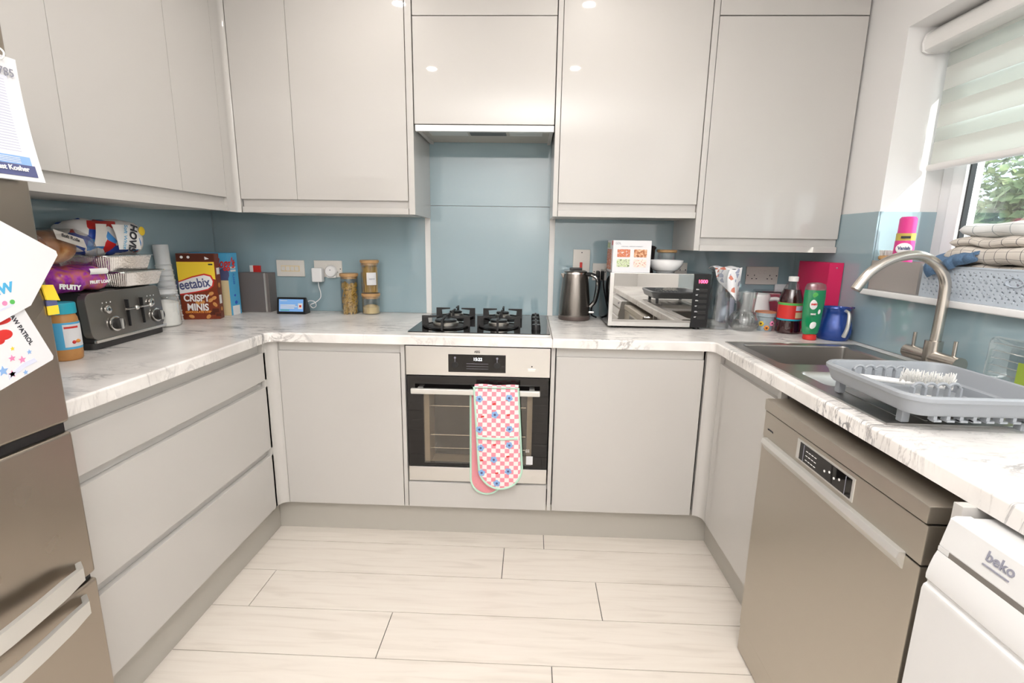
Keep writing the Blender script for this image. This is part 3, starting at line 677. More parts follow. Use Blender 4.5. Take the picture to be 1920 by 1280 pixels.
# ================================================================== hob
ht = T('gas_hob', 'black glass four-burner gas hob on the worktop above the oven', 'hob', (.3, -.31, ZW))
P('glass_plate', B().prism(rrect(.006, .592, -.575, -.058, .012), 'z', ZW, ZW + .007, 'blackgl', .0012), ht)
P('edge_trim', B().prism(rrect(.0045, .5935, -.5765, -.0565, .012), 'z', ZW, ZW + .0035, 'chrome'), ht)
zh = ZW + .007
for cx, cy, rd in ((.142, -.432, .055), (.145, -.165, .036), (.372, -.415, .044), (.375, -.165, .036)):
    b = B(); b.lathe([(rd + .03, 0), (rd + .03, .002), (rd + .012, .006), (rd + .004, .007), (.004, .007)], (cx, cy, zh), 'iron', 36)
    bu = P('burner', b, ht)
    P('flame_ring', B().lathe([(rd - .004, .006), (rd, .008), (rd, .018), (rd - .005, .022), (.01, .022)], (cx, cy, zh), 'steel', 36), bu, 'silver flame ring')
    P('burner_cap', B().lathe([(rd * .8, .022), (rd * .86, .024), (rd * .86, .029), (rd * .75, .032), (.004, .032)], (cx, cy, zh), 'black', 36), bu)
    s_ = B(); L_ = .095 if rd < .05 else .105
    for i in range(4):
        M = Matrix.Translation((cx, cy, zh)) @ Matrix.Rotation(R(90 * i), 4, 'Z')
        s_.prism([(L_ - .03, 0), (L_, 0), (L_, .046), (.028, .046), (.028, .040), (L_ - .026, .036)], 'y', -.004, .004, 'iron', .001, M)
    s_.lathe([(L_ - .012, .0005), (L_ - .006, .006), (L_ - .012, .006)], (cx, cy, zh), 'iron', 32, cap=False)
    P('pan_support', s_, ht)
for i in range(4):
    y = -.47 + i * .107
    P('control_knob', B().lathe([(.020, 0), (.0195, .012), (.017, .022), (.004, .023)], (.535, y, zh), 'black', 28).box(.532, .538, y - .017, y + .017, zh + .02, zh + .027, 'black', .001), ht)

# ================================================================== sink, tap, drying rack
sk = T('sink', 'stainless steel inset sink with bowl and drainer', 'sink', (1.52, -1.07, ZW))
zs = ZW + .003
B1 = (1.315, 1.705, -.985, -.672); B2 = (1.315, 1.705, -1.235, -1.075)
ox0, ox1, oy0, oy1 = 1.272, 1.766, -1.517, -.628
b = B()
def flat(x0, x1, y0, y1): b.box(x0, x1, y0, y1, ZW + .0005, zs, 'sink')
flat(ox0, B1[0], oy0, oy1); flat(B1[1], ox1, oy0, oy1); flat(B1[0], B1[1], B1[3], oy1); flat(B1[0], B1[1], B2[3], B1[2]); flat(B1[0], B1[1], oy0, B2[2])
b.tube([(ox0 + .002, oy0 + .002, zs), (ox1 - .002, oy0 + .002, zs), (ox1 - .002, oy1 - .002, zs), (ox0 + .002, oy1 - .002, zs)], .002, 'sink', 6, False, closed=True)
P('deck', b, sk)
def bowl(q, dz, nm):
    x0, x1, y0, y1 = q; t = bmesh.new(); r = .03
    tp = rrect(x0, x1, y0, y1, r, 6); levels = [(0, 0), (.006, -.004), (.012, -dz + .03), (.022, -dz + .008), (.045, -dz)]
    rings = [[t.verts.new((min(max(x, x0 + o), x1 - o), min(max(y, y0 + o), y1 - o), zs + z)) for x, y in tp] for o, z in levels]
    sq = [t.verts.new(((x0 if x < (x0 + x1) / 2 else x1), (y0 if y < (y0 + y1) / 2 else y1), zs)) for x, y in tp]
    n = len(tp)
    for a, c in zip([sq] + rings, rings):
        for i in range(n): t.faces.new((a[i], a[(i + 1) % n], c[(i + 1) % n], c[i]))
    t.faces.new(rings[-1]); bmesh.ops.remove_doubles(t, verts=t.verts, dist=1e-5)
    bmesh.ops.recalc_face_normals(t, faces=t.faces)
    bb = B(); bb._add(t, 'sink'); return P(nm, bb, sk)
b1 = bowl(B1, .17, 'bowl'); bowl(B2, .045, 'half_bowl')
P('strainer', B().lathe([(.001, .002), (.03, .003), (.042, .0015), (.044, 0)], (1.51, -.83, zs - .168), 'chrome', 28, cap=False), b1)
b = B()
for i in range(9): b.box(1.33 + i * .042, 1.335 + i * .042, -1.49, -1.26, zs, zs + .0015, 'sink')
P('drainer_ribs', b, sk)

tp = T('tap', 'brushed steel swan-neck kitchen tap with two pin levers beside the sink', 'tap', (1.765, -1.0, zs))
tx, ty = 1.765, -1.0
tx = 1.760
P('body', B().cyl((tx, ty, zs), (tx, ty, zs + .006), .027, 'tap').cyl((tx, ty, zs + .006), (tx, ty, 1.005), .0235, 'tap').cyl((tx, ty + .10, .953), (tx, ty - .105, .953), .0215, 'tap'), tp)
P('spout', B().tube([(tx + .003, ty, 1.0), (tx + .004, ty, 1.07), (tx + .004, ty, 1.14), (tx - .002, ty, 1.19), (tx - .034, ty, 1.237), (tx - .095, ty, 1.264), (tx - .165, ty, 1.252), (tx - .225, ty, 1.212), (tx - .262, ty, 1.158)], .0145, 'tap', 20), tp)
for y in (ty + .078, ty - .078):
    P('lever', B().cyl((tx, y, .965), (tx, y, 1.018), .0055, 'tap'), tp)

rk = T('dish_rack', 'grey plastic collapsible dish rack on the sink drainer', 'dish rack', (1.42, -1.41, zs))
def ring(z, o, rx0=1.270, rx1=1.580, ry0=-1.578, ry1=-1.250, r=.05): return [Vector((x, y, z)) for x, y in rrect(rx0 + o, rx1 - o, ry0 + o, ry1 - o, max(r - o, .01), 6)]
ls = [ring(.992, -.002), ring(.996, .002), ring(.995, .010), ring(.990, .0125), ring(.962, .020), ring(.956, .035)]
ls_out = [ring(.992, -.002), ring(.984, -.001), ring(.980, .004), ring(.956, .013), ring(.951, .018), ring(.950, .035)]
t = bmesh.new(); n = len(ls[0])
R_ = [[t.verts.new(p) for p in l] for l in ls]; Q_ = [R_[0]] + [[t.verts.new(p) for p in l] for l in ls_out[1:]]
for A in (R_, Q_):
    for a, c in zip(A, A[1:]):
        for i in range(n): t.faces.new((a[i], a[(i + 1) % n], c[(i + 1) % n], c[i]))
t.faces.new(R_[-1]); t.faces.new(Q_[-1]); bmesh.ops.recalc_face_normals(t, faces=t.faces)
b = B(); b._add(t, 'rack'); P('tray', b, rk)
b = B()
for i in range(9): b.box(1.33 + i * .026, 1.337 + i * .026, -1.560, -1.545, .940, .952, 'rack').box(1.33 + i * .026, 1.345 + i * .026, -1.562, -1.55, .939, .943, 'rack')
P('drip_ribs', b, rk)
for x, y in ((1.31, -1.29), (1.315, -1.50), (1.54, -1.29), (1.53, -1.535)): P('foot', B().box(x - .009, x + .009, y - .009, y + .009, zs + .0016, .952, 'rack', .003), rk)
def comb(y, x0, n, pit, h=.042):
    b = B()
    for i in range(n + 1): b.box(x0 + i * pit - .0025, x0 + i * pit + .0025, y - .006, y + .006, .955, .955 + h * .8, 'rack', .001)
    for i in range(n):
        c = x0 + i * pit + pit / 2; pts = []
        b.tube([(c + pit / 2 * math.cos(R(a)), y, .955 + h * .75 + pit * .42 * math.sin(R(a))) for a in range(0, 181, 30)], .0035, 'rack', 8, False)
    return b
P('plate_divider', comb(-1.475, 1.345, 4, .025), rk); P('plate_divider', comb(-1.32, 1.318, 5, .025), rk)
P('cutlery_wall', B().box(1.50, 1.503, -1.55, -1.30, .955, .975, 'rack').box(1.31, 1.55, -1.535, -1.532, .955, .967, 'rack'), rk)
# cleaning brush with a fan of bristles
br = T('washing_up_brush', 'white washing-up brush with fanned bristles lying in the dish rack', 'brush', (1.40, -1.40, .95))
P('handle', B().tube([(1.30, -1.335, .975), (1.345, -1.37, .977), (1.385, -1.40, .978)], .0065, 'white', 10).tube([(1.385, -1.40, .978), (1.42, -1.42, .978), (1.46, -1.44, .976)], .004, 'white', 8), br)
b = B(); rn = random.Random(5)
for i in range(260):
    u = rn.random(); p = Vector((1.375 + .085 * u, -1.395 - .045 * u, .977)); a = rn.uniform(0, 2 * math.pi)
    d = Vector((.45 * math.cos(a) + .1, .85 * math.cos(a) * .5, abs(math.sin(a)) * .9 + .2)).normalized() * rn.uniform(.022, .036)
    b.tube([p, p + d], .0008, 'bristle', 4, False)
P('bristles', b, br)
S('bottle_brush', B().tube([(1.30, -1.425, .953), (1.36, -1.44, .958), (1.42, -1.455, .956)], lambda u: .008 - .003 * u, 'white', 10).tube([(1.36, -1.455, .951), (1.42, -1.475, .951)], .007, 'cream', 10), 'slim off-white brush lying flat at the near side of the dish rack', 'brush')
# clear plastic punnets
pn = T('plastic_punnet', 'clear plastic fruit punnet with a green label leaning at the wall right of the tap', 'punnet', (1.79, -1.25, ZW))
t = bmesh.new(); rings = []
for o, x in ((.0, 1.775), (.004, 1.773), (.012, 1.790), (.022, 1.812)):
    rings.append([t.verts.new((x + .004 * math.sin(40 * y), y, z)) for y, z in rrect(-1.36 + o, -1.165 - o, .917 + o, 1.055 - o, .02, 5)])
for a, c in zip(rings, rings[1:]):
    for i in range(len(a)): t.faces.new((a[i], a[(i + 1) % len(a)], c[(i + 1) % len(a)], c[i]))
t.faces.new(rings[-1]); b = B(); b._add(t, 'plastic')
for i in range(6): b.tube([(1.776, -1.175, .935 + .02 * i), (1.781, -1.20, .935 + .02 * i), (1.776, -1.34, .935 + .02 * i)], .0016, 'plastic', 6)
P('tray', b, pn)
P('paper_label', B().box(1.7665, 1.768, -1.30, -1.262, .925, 1.0, 'olive').cyl((1.7665, -1.27, .938), (1.7655, -1.27, .938), .006, 'txt'), pn)

# ================================================================== dishwasher
dt = T('dishwasher', 'freestanding stainless steel dishwasher with black display under the worktop', 'dishwasher', (1.5, -1.44, 0)); dx = 1.20; y0, y1 = -1.745, -1.147
P('body', B().box(dx + .045, XR - .03, y0 + .003, y1 - .003, .02, .816, 'dw', .003), dt)
P('lid', B().box(dx - .004, XR - .03, y0, y1, .8185, .852, 'dw', .003), dt)
P('control_panel', B().box(dx, dx + .045, y0, y1, .738, .8155, 'dw', .003), dt)
d = P('door', B().box(dx, dx + .044, y0, y1, .100, .7355, 'dw', .003), dt)
P('handle', B().prism([(dx - .012, .742), (dx + .002, .742), (dx + .002, .705), (dx - .004, .708), (dx - .016, .728)], 'y', y0 + .035, y1 - .025, 'handle', .002), dt, 'silver grip bar')
P('kick_panel', B().box(dx + .003, dx + .03, y0, y1, .008, .097, 'dw', .002), dt)
ds = P('display', B().box(dx - .0015, dx + .001, -1.556, -1.330, .752, .806, 'handle', .0005).box(dx - .003, dx + .001, -1.548, -1.346, .757, .801, 'blackgl', .0005), dt)
b = B(); rn = random.Random(3)
for i in range(3):
    for j in range(4): b.box(dx - .0038, dx - .003, -1.375 - .012 * j - .008, -1.375 - .012 * j, .765 + .0115 * i, .7665 + .0115 * i, 'txt')
for j in range(4): b.cyl((dx - .003, -1.455 - .018 * j, .775 + .006 * (j % 2)), (dx - .0038, -1.455 - .018 * j, .775 + .006 * (j % 2)), .003, 'txt', None, 10)
for y in (-1.53, -1.365): b.box(dx - .0038, dx - .003, y - .0006, y + .0006, .758, .80, 'grey')
P('panel_symbols', b, ds)
TX(dt, 'GRUNDIG', .0068, (dx - .0008, -1.19, .768), FMX, 'ink')

# ================================================================== washing machine
wt = T('washing_machine', 'white front-loading washing machine at the right edge', 'washing machine', (1.5, -2.1, 0)); y0, y1 = -2.395, -1.800
P('body', B().box(1.215, XR - .04, y0, y1, .01, .866, 'wmw', .004), wt)
P('control_panel', B().prism([(1.214, .868), (1.190, .868), (1.183, .864), (1.174, .818), (1.174, .815), (1.214, .815)], 'y', y0, y1, 'wmw', .001), wt)
P('panel_gap', B().box(1.1736, 1.214, y0, y1 - .02, .8065, .8155, 'plinthd').box(1.1733, 1.214, y1 - .02, y1, .8075, .8155, 'wmw'), wt)
P('front', B().prism([(1.1733, .8065), (1.169, .796), (1.165, .780), (1.1625, .765), (1.163, .757), (1.167, .752), (1.167, .749), (1.162, .745), (1.160, .738), (1.160, .06), (1.214, .06), (1.214, .8065)], 'y', y0, y1, 'wmw'), wt)
TX(wt, 'beko', .0215, (1.1790, -1.893, .847), (R(79), 0, R(-90)), 'grey', bold=.0004)
P('logo_underline', B().box(-.020, .020, -.0011, .0011, -.0006, .0006, 'grey', M=Matrix.Translation((1.1762, -1.891, .8335)) @ Matrix.Rotation(R(-90), 4, 'Z') @ Matrix.Rotation(R(79), 4, 'X')), wt)
MY = Matrix.Rotation(R(-90), 4, 'Y')
P('porthole', B().lathe([(.115, 0), (.165, 0), (.172, .006), (.166, .018), (.15, .028), (.125, .024), (.115, .008)], (1.160, -2.09, .43), 'wmw', 48, MY, False), wt)
P('door_glass', B().lathe([(.001, .03), (.08, .026), (.118, .008)], (1.160, -2.09, .43), 'oveng', 40, MY, False), wt)
P('plinth_cover', B().box(1.185, 1.214, y0, y1, .012, .058, 'wgloss', .002), wt)

# ================================================================== fridge-freezer
ft = T('fridge_freezer', 'tall brushed steel fridge-freezer with papers on its door at the left edge', 'fridge', (-.82, -1.85, 0)); fx = -.50; y0, y1 = -2.145, -1.548
P('body', B().box(XL + .02, fx - .062, y0 + .003, y1 - .003, .02, 1.70, 'plinth', .004), ft)
P('door', B().box(fx - .058, fx, y0, y1, .884, 1.70, 'fridge', .008, 3), ft, 'upper fridge door')
md = P('door', B().box(fx - .058, fx, y0, y1, .512, .862, 'fridge', .008, 3), ft, 'middle door with curved bar handle')
ld = P('door', B().box(fx - .058, fx, y0, y1, .06, .498, 'fridge', .008, 3), ft, 'lower freezer door with curved bar handle')
P('door_seal', B().box(fx - .056, fx - .012, y0 + .006, y1 - .006, .86, .886, 'black'), ft)
P('door_seal', B().box(fx - .056, fx - .012, y0 + .006, y1 - .006, .496, .514, 'black'), ft)
def bar(z, parent):
    pts = [(fx - .004, y1 - .045, z)]
    for i in range(9):
        u = i / 8; pts.append((fx + .012 + .036 * math.sin(math.pi * (.12 + .76 * u)), y1 - .07 - .455 * u, z))
    pts.append((fx - .004, y0 + .045, z)); t = B()
    # flat strap section
    out = []
    for i, p in enumerate(pts):
        out.append(p)
    t.grid(lambda u, v: Vector((lambda q: (q[0], q[1], q[2] + (-.019 + .038 * v) * (.35 + .65 * min(1, 4 * min(u, 1 - u) + .3))))(lerp(out, u))), 40, 4, 'handle', .011)
    return P('handle', t, parent, 'silver curved bar handle')
def lerp(pts, u):
    x = u * (len(pts) - 1); i = min(int(x), len(pts) - 2); f = x - i; return [pts[i][j] * (1 - f) + pts[i + 1][j] * f for j in range(3)]
bar(.552, md); bar(.468, ld)
# calendar on the door
cl = T('wall_calendar', 'white printed calendar with navy footer curling off the fridge top', 'calendar', (fx, -1.62, 1.38))
def calx(v): return fx + .010 + .022 * v * v
def calf(u, v, o=0): return Vector((calx(v) + o, -1.80 + .2545 * u - .002 * v, 1.612 - .226 * v))
P('pages', B().grid(lambda u, v: calf(u, v), 6, 16, 'paper', -.005), cl)
def strip(u0, u1, v0, v1, k, o=.0009, n=4): return (lambda bb: bb.grid(lambda u, v: calf(u0 + (u1 - u0) * u, v0 + (v1 - v0) * v, o), 3, n, k))(B())
P('text_area', strip(.03, .91, .16, .80, 'lilac'), cl); P('blue_footer', strip(.03, .93, .80, .87, 'lblue'), cl); P('navy_footer', strip(.03, .95, .87, .965, 'navy'), cl)
b = B(); rn = random.Random(11)
for i in range(26):
    v = .19 + .59 * i / 26; u0 = rn.uniform(.45, .7) if i % 3 else .05
    b.grid(lambda u, w_: calf(u0 + (.88 - u0) * u, v + .004 * w_, .0012), 3, 1, 'pgrey')
for i in range(4): b.grid(lambda u, w_: calf(.50 + .35 * u, .815 + i * .013 + .004 * w_, .0016), 3, 1, 'txt')
P('printed_lines', b, cl)
b = B()
for i in range(6):
    y = -1.785 + i * .042
    b.tube([(fx + .014, y, 1.604), (fx + .020, y, 1.614), (fx + .012, y, 1.622), (fx + .005, y, 1.613)], .0016, 'white', 6, closed=True)
P('wire_binding', b, cl)
TX(cl, '5785', .020, (fx + .0135, -1.576, 1.583), FX, 'grey')
TX(cl, 'Just Kosher', .013, (calx(.905) + .0018, -1.605, 1.612 - .226 * .905), (R(80), 0, R(90)), 'txt', bold=.0003)
for i, s_ in enumerate(('EVENTS - MEALS - DELI', 'OPEN SUNDAY TO FRIDAY')): pass
# children's colouring sheets
def sheet(poly, x, curl, label, decor):
    t = T('colouring_sheet', label, 'paper', (x, sum(p[0] for p in poly) / len(poly), min(p[1] for p in poly)))
    bb = B(); bb.prism(poly, 'x', x, x + .0012, 'paper'); P('sheet', bb, t); decor(t, x + .0012); return t
def star(b, x, cy, cz, r, k):
    pts = [(cy + (r if i % 2 == 0 else r * .45) * math.sin(R(36 * i)), cz + (r if i % 2 == 0 else r * .45) * math.cos(R(36 * i))) for i in range(10)]; b.prism(pts, 'x', x, x + .0006, k)
def dec_a(t, x):
    b = B(); b.prism([(-1.70, 1.135), (-1.640, 1.155), (-1.638, 1.152), (-1.698, 1.131)], 'x', x, x + .0005, 'lilac')
    for y, z, k in ((-1.668, 1.157, 'orange'), (-1.654, 1.157, 'pink'), (-1.640, 1.158, 'green')): P('printed_badge', B().cyl((x, y, z), (x + .0008, y, z), .0045, k), t)
    P('printed_underline', b, t); TX(t, 'PAW', .026, (x + .0003, -1.662, 1.182), (R(90), R(-8), R(90)), 'sky', bold=.001)
def dec_b(t, x):
    b = B()
    for y, z, r, k in ((-1.622, 1.048, .009, 'pink'), (-1.606, 1.060, .006, 'lblue'), (-1.640, 1.055, .008, 'pink'), (-1.66, 1.035, .012, 'lblue'), (-1.645, 1.025, .009, 'pink'), (-1.620, 1.022, .006, 'lblue'), (-1.636, 1.073, .005, 'yellow')): star(b, x, y - .016, z - .004, r * .85, k)
    b.ball((x, -1.668, 1.125), (.0008, .024, .008), 'red', 18).ball((x, -1.662, 1.098), (.0008, .016, .010), 'red', 18).ball((x, -1.672, 1.088), (.0008, .010, .007), 'red', 16)
    b.prism([(-1.668, 1.022), (-1.635, 1.038), (-1.615, 1.042), (-1.61, 1.034), (-1.635, 1.028), (-1.668, 1.012)], 'x', x, x + .0006, 'lilac')
    P('printed_shapes', b, t); TX(t, 'PAW PATROL', .0120, (x + .0003, -1.630, 1.104), (R(90), R(66), R(90)), 'ink', bold=.0002)
xx = fx + .012
sheet([(-1.83, 1.37), (-1.650, 1.318), (-1.535, 1.252), (-1.533, 1.243), (-1.606, 1.147), (-1.83, 1.06)], xx + .004, 0, 'white colouring sheet with pointed corner, upper of the two on the fridge door', dec_a)
sheet([(-1.83, 1.22), (-1.627, 1.158), (-1.620, 1.150), (-1.575, 1.037), (-1.577, 1.030), (-1.70, .992), (-1.83, .96)], xx, 0, 'white colouring sheet with stars and lettering, lower of the two on the fridge door', dec_b)
S('fridge_magnet', B().cyl((fx, -1.66, 1.40), (fx + .012, -1.66, 1.40), .022, 'green').cyl((fx + .012, -1.66, 1.40), (fx + .014, -1.66, 1.40), .016, 'sky'), 'round green and blue magnet on the fridge under the calendar', 'magnet')
S('paper_card', B().prism([(-1.75, 1.33), (-1.645, 1.31), (-1.628, 1.34), (-1.625, 1.365), (-1.632, 1.39), (-1.75, 1.39)], 'x', fx + .002, fx + .004, 'sky').prism([(-1.632, 1.30), (-1.622, 1.335), (-1.618, 1.365), (-1.624, 1.392), (-1.632, 1.392), (-1.626, 1.365), (-1.63, 1.34)], 'x', fx + .0042, fx + .006, 'paper'), 'blue card with a white rim stuck on the fridge below the calendar', 'card')

# ================================================================== sockets
def sock(name, label, x0, x1, z0, z1, k, kind, y=0):
    t = T(name, label, 'socket', ((x0 + x1) / 2, y, z0)); P('plate', B().box(x0, x1, y - .009, y - .0005, z0, z1, k, .002), t)
    cx, cz = (x0 + x1) / 2, (z0 + z1) / 2
    if kind == 'grid':
        P('switch_frame', B().box(x0 + .024, x1 - .024, y - .0105, y - .0088, cz - .016, cz + .014, 'cream', .001), t)
        for i in range(4): P('rocker', B().box(cx - .046 + i * .0235, cx - .026 + i * .0235, y - .013, y - .0102, cz - .012, cz + .010, k, .002), t)
    if kind == 'double':
        for s_ in (-1, 1):
            b = B()
            for dx_, dz_, w_, h_ in ((0, .013, .0035, .007), (-.011, -.004, .0065, .004), (.011, -.004, .0065, .004)): b.box(cx + s_ * .038 + dx_ - w_ / 2, cx + s_ * .038 + dx_ + w_ / 2, y - .0096, y - .0085, cz + dz_ - h_ / 2 - .012, cz + dz_ + h_ / 2 - .012, 'ink')
            P('pin_holes', b, t); P('rocker', B().box(cx + s_ * .012 - .005, cx + s_ * .012 + .005, y - .0115, y - .0085, cz + .008, cz + .026, k, .0015), t)
        P('screw', B().cyl((x0 + .008, y - .0085, cz), (x0 + .008, y - .0096, cz), .003, 'ink'), t); P('screw', B().cyl((x1 - .008, y - .0085, cz), (x1 - .008, y - .0096, cz), .003, 'ink'), t)
    return t
sock('switch_panel', 'cream four-rocker switch panel on the back wall above the smart display', -.814, -.668, 1.092, 1.176, 'sock', 'grid')
sock('double_socket', 'white double socket holding the charger and round plug', -.616, -.470, 1.092, 1.177, 'sock', 'double')
sock('double_socket', 'beige double socket with nothing plugged in on the right of the back wall', 1.592, 1.750, 1.094, 1.183, 'sockm', 'double')
sock('double_socket', 'white double socket half hidden behind the microwave', .822, .968, 1.100, 1.186, 'sock', 'double')
sock('double_socket', 'white socket peeking out behind the white bowl above the microwave', 1.15, 1.296, 1.125, 1.196, 'sock', 'double')
t = sock('cooker_switch', 'tall white cooker switch with a red rocker behind the kettle', .721, .806, 1.105, 1.253, 'sock', '')
P('red_rocker', B().box(.755, .768, -.015, -.0085, 1.16, 1.19, 'red', .002), t, 'red rocker switch'); P('screw', B().cyl((.764, -.0085, 1.238), (.764, -.0098, 1.238), .003, 'ink'), t)
t = T('phone_charger', 'white square plug-in charger with its cable down to the smart display', 'charger', (-.595, -.03, 1.07))
P('plug_body', B().box(-.614, -.562, -.052, -.0095, 1.068, 1.140, 'wgloss', .006, 3), t)
P('cable', B().tube([(-.588, -.032, 1.070), (-.586, -.034, 1.045), (-.578, -.035, 1.010), (-.580, -.04, .985), (-.600, -.05, .965), (-.625, -.06, .952), (-.618, -.05, .935), (-.602, -.045, .945), (-.605, -.055, .968), (-.630, -.06, .972), (-.648, -.065, .955)], .0022, 'wgloss', 8), t)
t = T('round_plug', 'white round sensor plug in the right half of the socket', 'plug', (-.52, -.03, 1.08))
P('plug_body', B().lathe([(.027, 0), (.030, .004), (.030, .02), (.026, .026), (.001, .027)], (-.522, -.0095, 1.123), 'wgloss', 36, Matrix.Rotation(R(90), 4, 'X')).box(-.546, -.498, -.026, -.0095, 1.088, 1.118, 'wgloss', .006), t)
P('indicator', B().cyl((-.522, -.0362, 1.13), (-.522, -.0375, 1.13), .003, 'grey'), t)

# ================================================================== things on the left worktop
Z = ZW + .0003
# smart display
t = T('smart_display', 'small black smart display with a lit blue screen facing the room', 'smart display', (-.69, -.11, Z), R(2))
P('housing', B().prism([(-.030, 0), (.030, 0), (.026, .025), (-.004, .080), (-.010, .084), (-.016, .082)], 'x', -.073, .073, 'black', .003), t, local=True)
def ech(x0, x1, s0, s1, o, k):
    a, c = Vector((0, -.030, 0)), Vector((0, -.016, .082)); d = c - a; nn = Vector((0, -d.z, d.y)).normalized()
    b = B(); t_ = bmesh.new(); t_.faces.new([t_.verts.new(Vector((x, 0, 0)) + a + d * s + nn * o) for x, s in ((x0, s0), (x1, s0), (x1, s1), (x0, s1))]); b._add(t_, k); return b
scn = P('screen', ech(-.062, .060, .16, .90, .0006, 'screen'), t, local=True, sm=0)
b = B(); t_ = bmesh.new()
for x0, x1, s0, s1, k in ((-.055, -.02, .80, .83, 'txt'), (-.055, .02, .52, .57, 'txt'), (-.055, .03, .43, .48, 'txt'), (-.055, .015, .34, .39, 'txt'), (.034, .056, .32, .66, 'txt'), (.040, .050, .42, .55, 'red'), (-.055, -.01, .22, .26, 'green')):
    q = ech(x0, x1, s0, s1, .0010 if k != 'red' else .0014, k); me = bpy.data.meshes.new('t'); mi = b._mi(k)
    for f in q.bm.faces: f.material_index = mi
    q.bm.to_mesh(me); q.bm.free(); b.bm.from_mesh(me)
P('screen_text', b, scn, local=True, sm=0)
# glass jars
def jar(name, label, x, y, z, r, h, fill, fh, lid='wood', rz=0):
    t = T(name, label, 'jar', (x, y, z)); P('glass', B().lathe([(r * .96, 0), (r, .003), (r, h - .016), (r - .003, h - .016), (r - .003, .005), (.002, .004)], (x, y, z), 'glass', 36, cap=False), t)
    P('lid', B().lathe([(r - .004, h - .026), (r - .004, h - .015), (r + .001, h - .014), (r + .002, h - .003), (r, h), (.002, h)], (x, y, z), lid, 36), t); return t
zj = Z
t = jar('pasta_jar', 'shorter glass jar of pasta twists with a bamboo lid', -.411, -.075, zj, .044, .205, None, 0)
b = B(); rn = random.Random(9)
for i in range(240):
    a = rn.uniform(0, 6.28); rr_ = .036 * math.sqrt(rn.random()); h = .008 + .142 * rn.random(); c = Vector((-.411 + rr_ * math.cos(a), -.075 + rr_ * math.sin(a), zj + h))
    d = Vector((rn.gauss(0, 1), rn.gauss(0, 1), rn.gauss(0, .7))).normalized() * .011; s_ = d.orthogonal().normalized() * .004; w_ = d.cross(s_).normalized() * .004
    if (c.xy - Vector((-.411, -.075))).length > .029: d = d.cross(Vector((c.x + .411, c.y + .075, 0))).normalized() * .011; s_ *= .7; w_ *= .7
    b.tube([c - d + s_ * .6, c - d * .5 + w_ * .6, c - s_ * .6, c + d * .5 - w_ * .6, c + d + s_ * .6], .0035, 'pasta', 5, False)
o = P('pasta_twists', b, t); o['kind'] = 'stuff'
t = jar('small_jar', 'low glass jar of couscous with a bamboo lid under the spaghetti jar', -.305, -.068, zj, .045, .106, None, 0)
b = B(); b.lathe([(.0405, .005), (.0405, .035), (.032, .042), (.018, .047), (.003, .048)], (-.305, -.068, zj), 'grain', 32); o = P('couscous', b, t)
t = jar('spaghetti_jar', 'tall glass jar of spaghetti with white label on top of the couscous jar', -.305, -.068, zj + .1065, .045, .166, None, 0)
b = B(); rn = random.Random(4)
for i in range(170):
    a = rn.uniform(0, 6.28); rr_ = .037 * math.sqrt(rn.random()); c = Vector((-.305 + rr_ * math.cos(a), -.068 + rr_ * math.sin(a), zj + .112)); a2 = a + rn.uniform(-.5, .5)
    b.tube([c, Vector((-.305 + .037 * math.sqrt(rn.random()) * math.cos(a2), -.068 + .034 * math.sin(a2), zj + .112 + rn.uniform(.115, .135)))], .0011, 'pasta', 5, False)
o = P('spaghetti', b, t); o['kind'] = 'stuff'
P('paper_label', B().grid(lambda u, v: Vector((-.305 + .0458 * math.cos(R(-93 + 60 * u)), -.068 + .0458 * math.sin(R(-93 + 60 * u)), zj + .150 + .062 * v)), 8, 1, 'paper', -.0003), t)
TX(t, 'spaghetti', .008, (-.281, -.1150, zj + .182), (R(90), 0, R(22)), 'grey')
# dark file box, red packet
t = T('storage_box', 'dark taupe upright box standing against the back wall beside the blue cereal box', 'box', (-.895, -.05, Z))
P('front_panel', B().box(-.972, -.843, -.090, -.084, Z, Z + .201, 'dark', .001), t); P('body', B().box(-.970, -.822, -.084, -.012, Z, Z + .199, 'dark', .002), t)
P('edge_strip', B().box(-.843, -.836, -.092, -.083, Z, Z + .199, 'handle', .001), t, 'pale silver edge strip')
S('red_packet', B().box(-.955, -.90, -.011, -.003, Z, Z + .232, 'red', .001).box(-.956, -.938, -.0115, -.003, Z + .19, Z + .2325, 'txt', .0005), 'red and white packet sticking up behind the dark taupe box', 'packet')
# blue cereal box
cb = T('cereal_box', 'light blue cereal box behind the brown one with red script lettering', 'cereal box', (-1.03, -.18, Z))
x0, x1, y0, y1 = -1.125, -.942, -.222, -.140; hb = .300
P('carton', B().box(x0, x1, y0, y1, Z, Z + hb, 'sky', .001), cb)
P('front_print', B().box(x1 - .09, x1 - .0012, y0 - .0006, y0, Z, Z + .215, 'navy').box(x1 - .06, x1 - .0012, y0 - .001, y0, Z, Z + .17, 'cream').ball((x1 - .02, y0, Z + .20), (.026, .0012, .030), 'navy', 14), cb)
P('side_print', B().box(x1, x1 + .0006, y0 + .012, y1 - .012, Z, Z + .045, 'txt').box(x1, x1 + .0008, y0 + .02, y1 - .02, Z + .225, Z + .235, 'txt').box(x1, x1 + .0008, y0 + .02, y1 - .02, Z + .21, Z + .22, 'txt').ball((x1, y0 + .045, Z + .06), (.001, .012, .009), 'blue', 12).ball((x1, y0 + .04, Z + .095), (.001, .008, .006), 'blue', 12), cb)
for i in range(5): pass
TX(cb, "Kellogg's", .062, (x1 - .033, y0 - .0012, Z + .250), FR, 'red', bold=.0012, sx=.62, shear=.3); TX(cb, "'s", .050, (x1 + .0008, y0 + .040, Z + .258), FX, 'red', bold=.0012, sx=.9, shear=.3)
TX(cb, 'FLAKES', .016, (x1 + .0008, y0 + .04, Z + .175), (R(90), R(90), R(90)), 'blue')
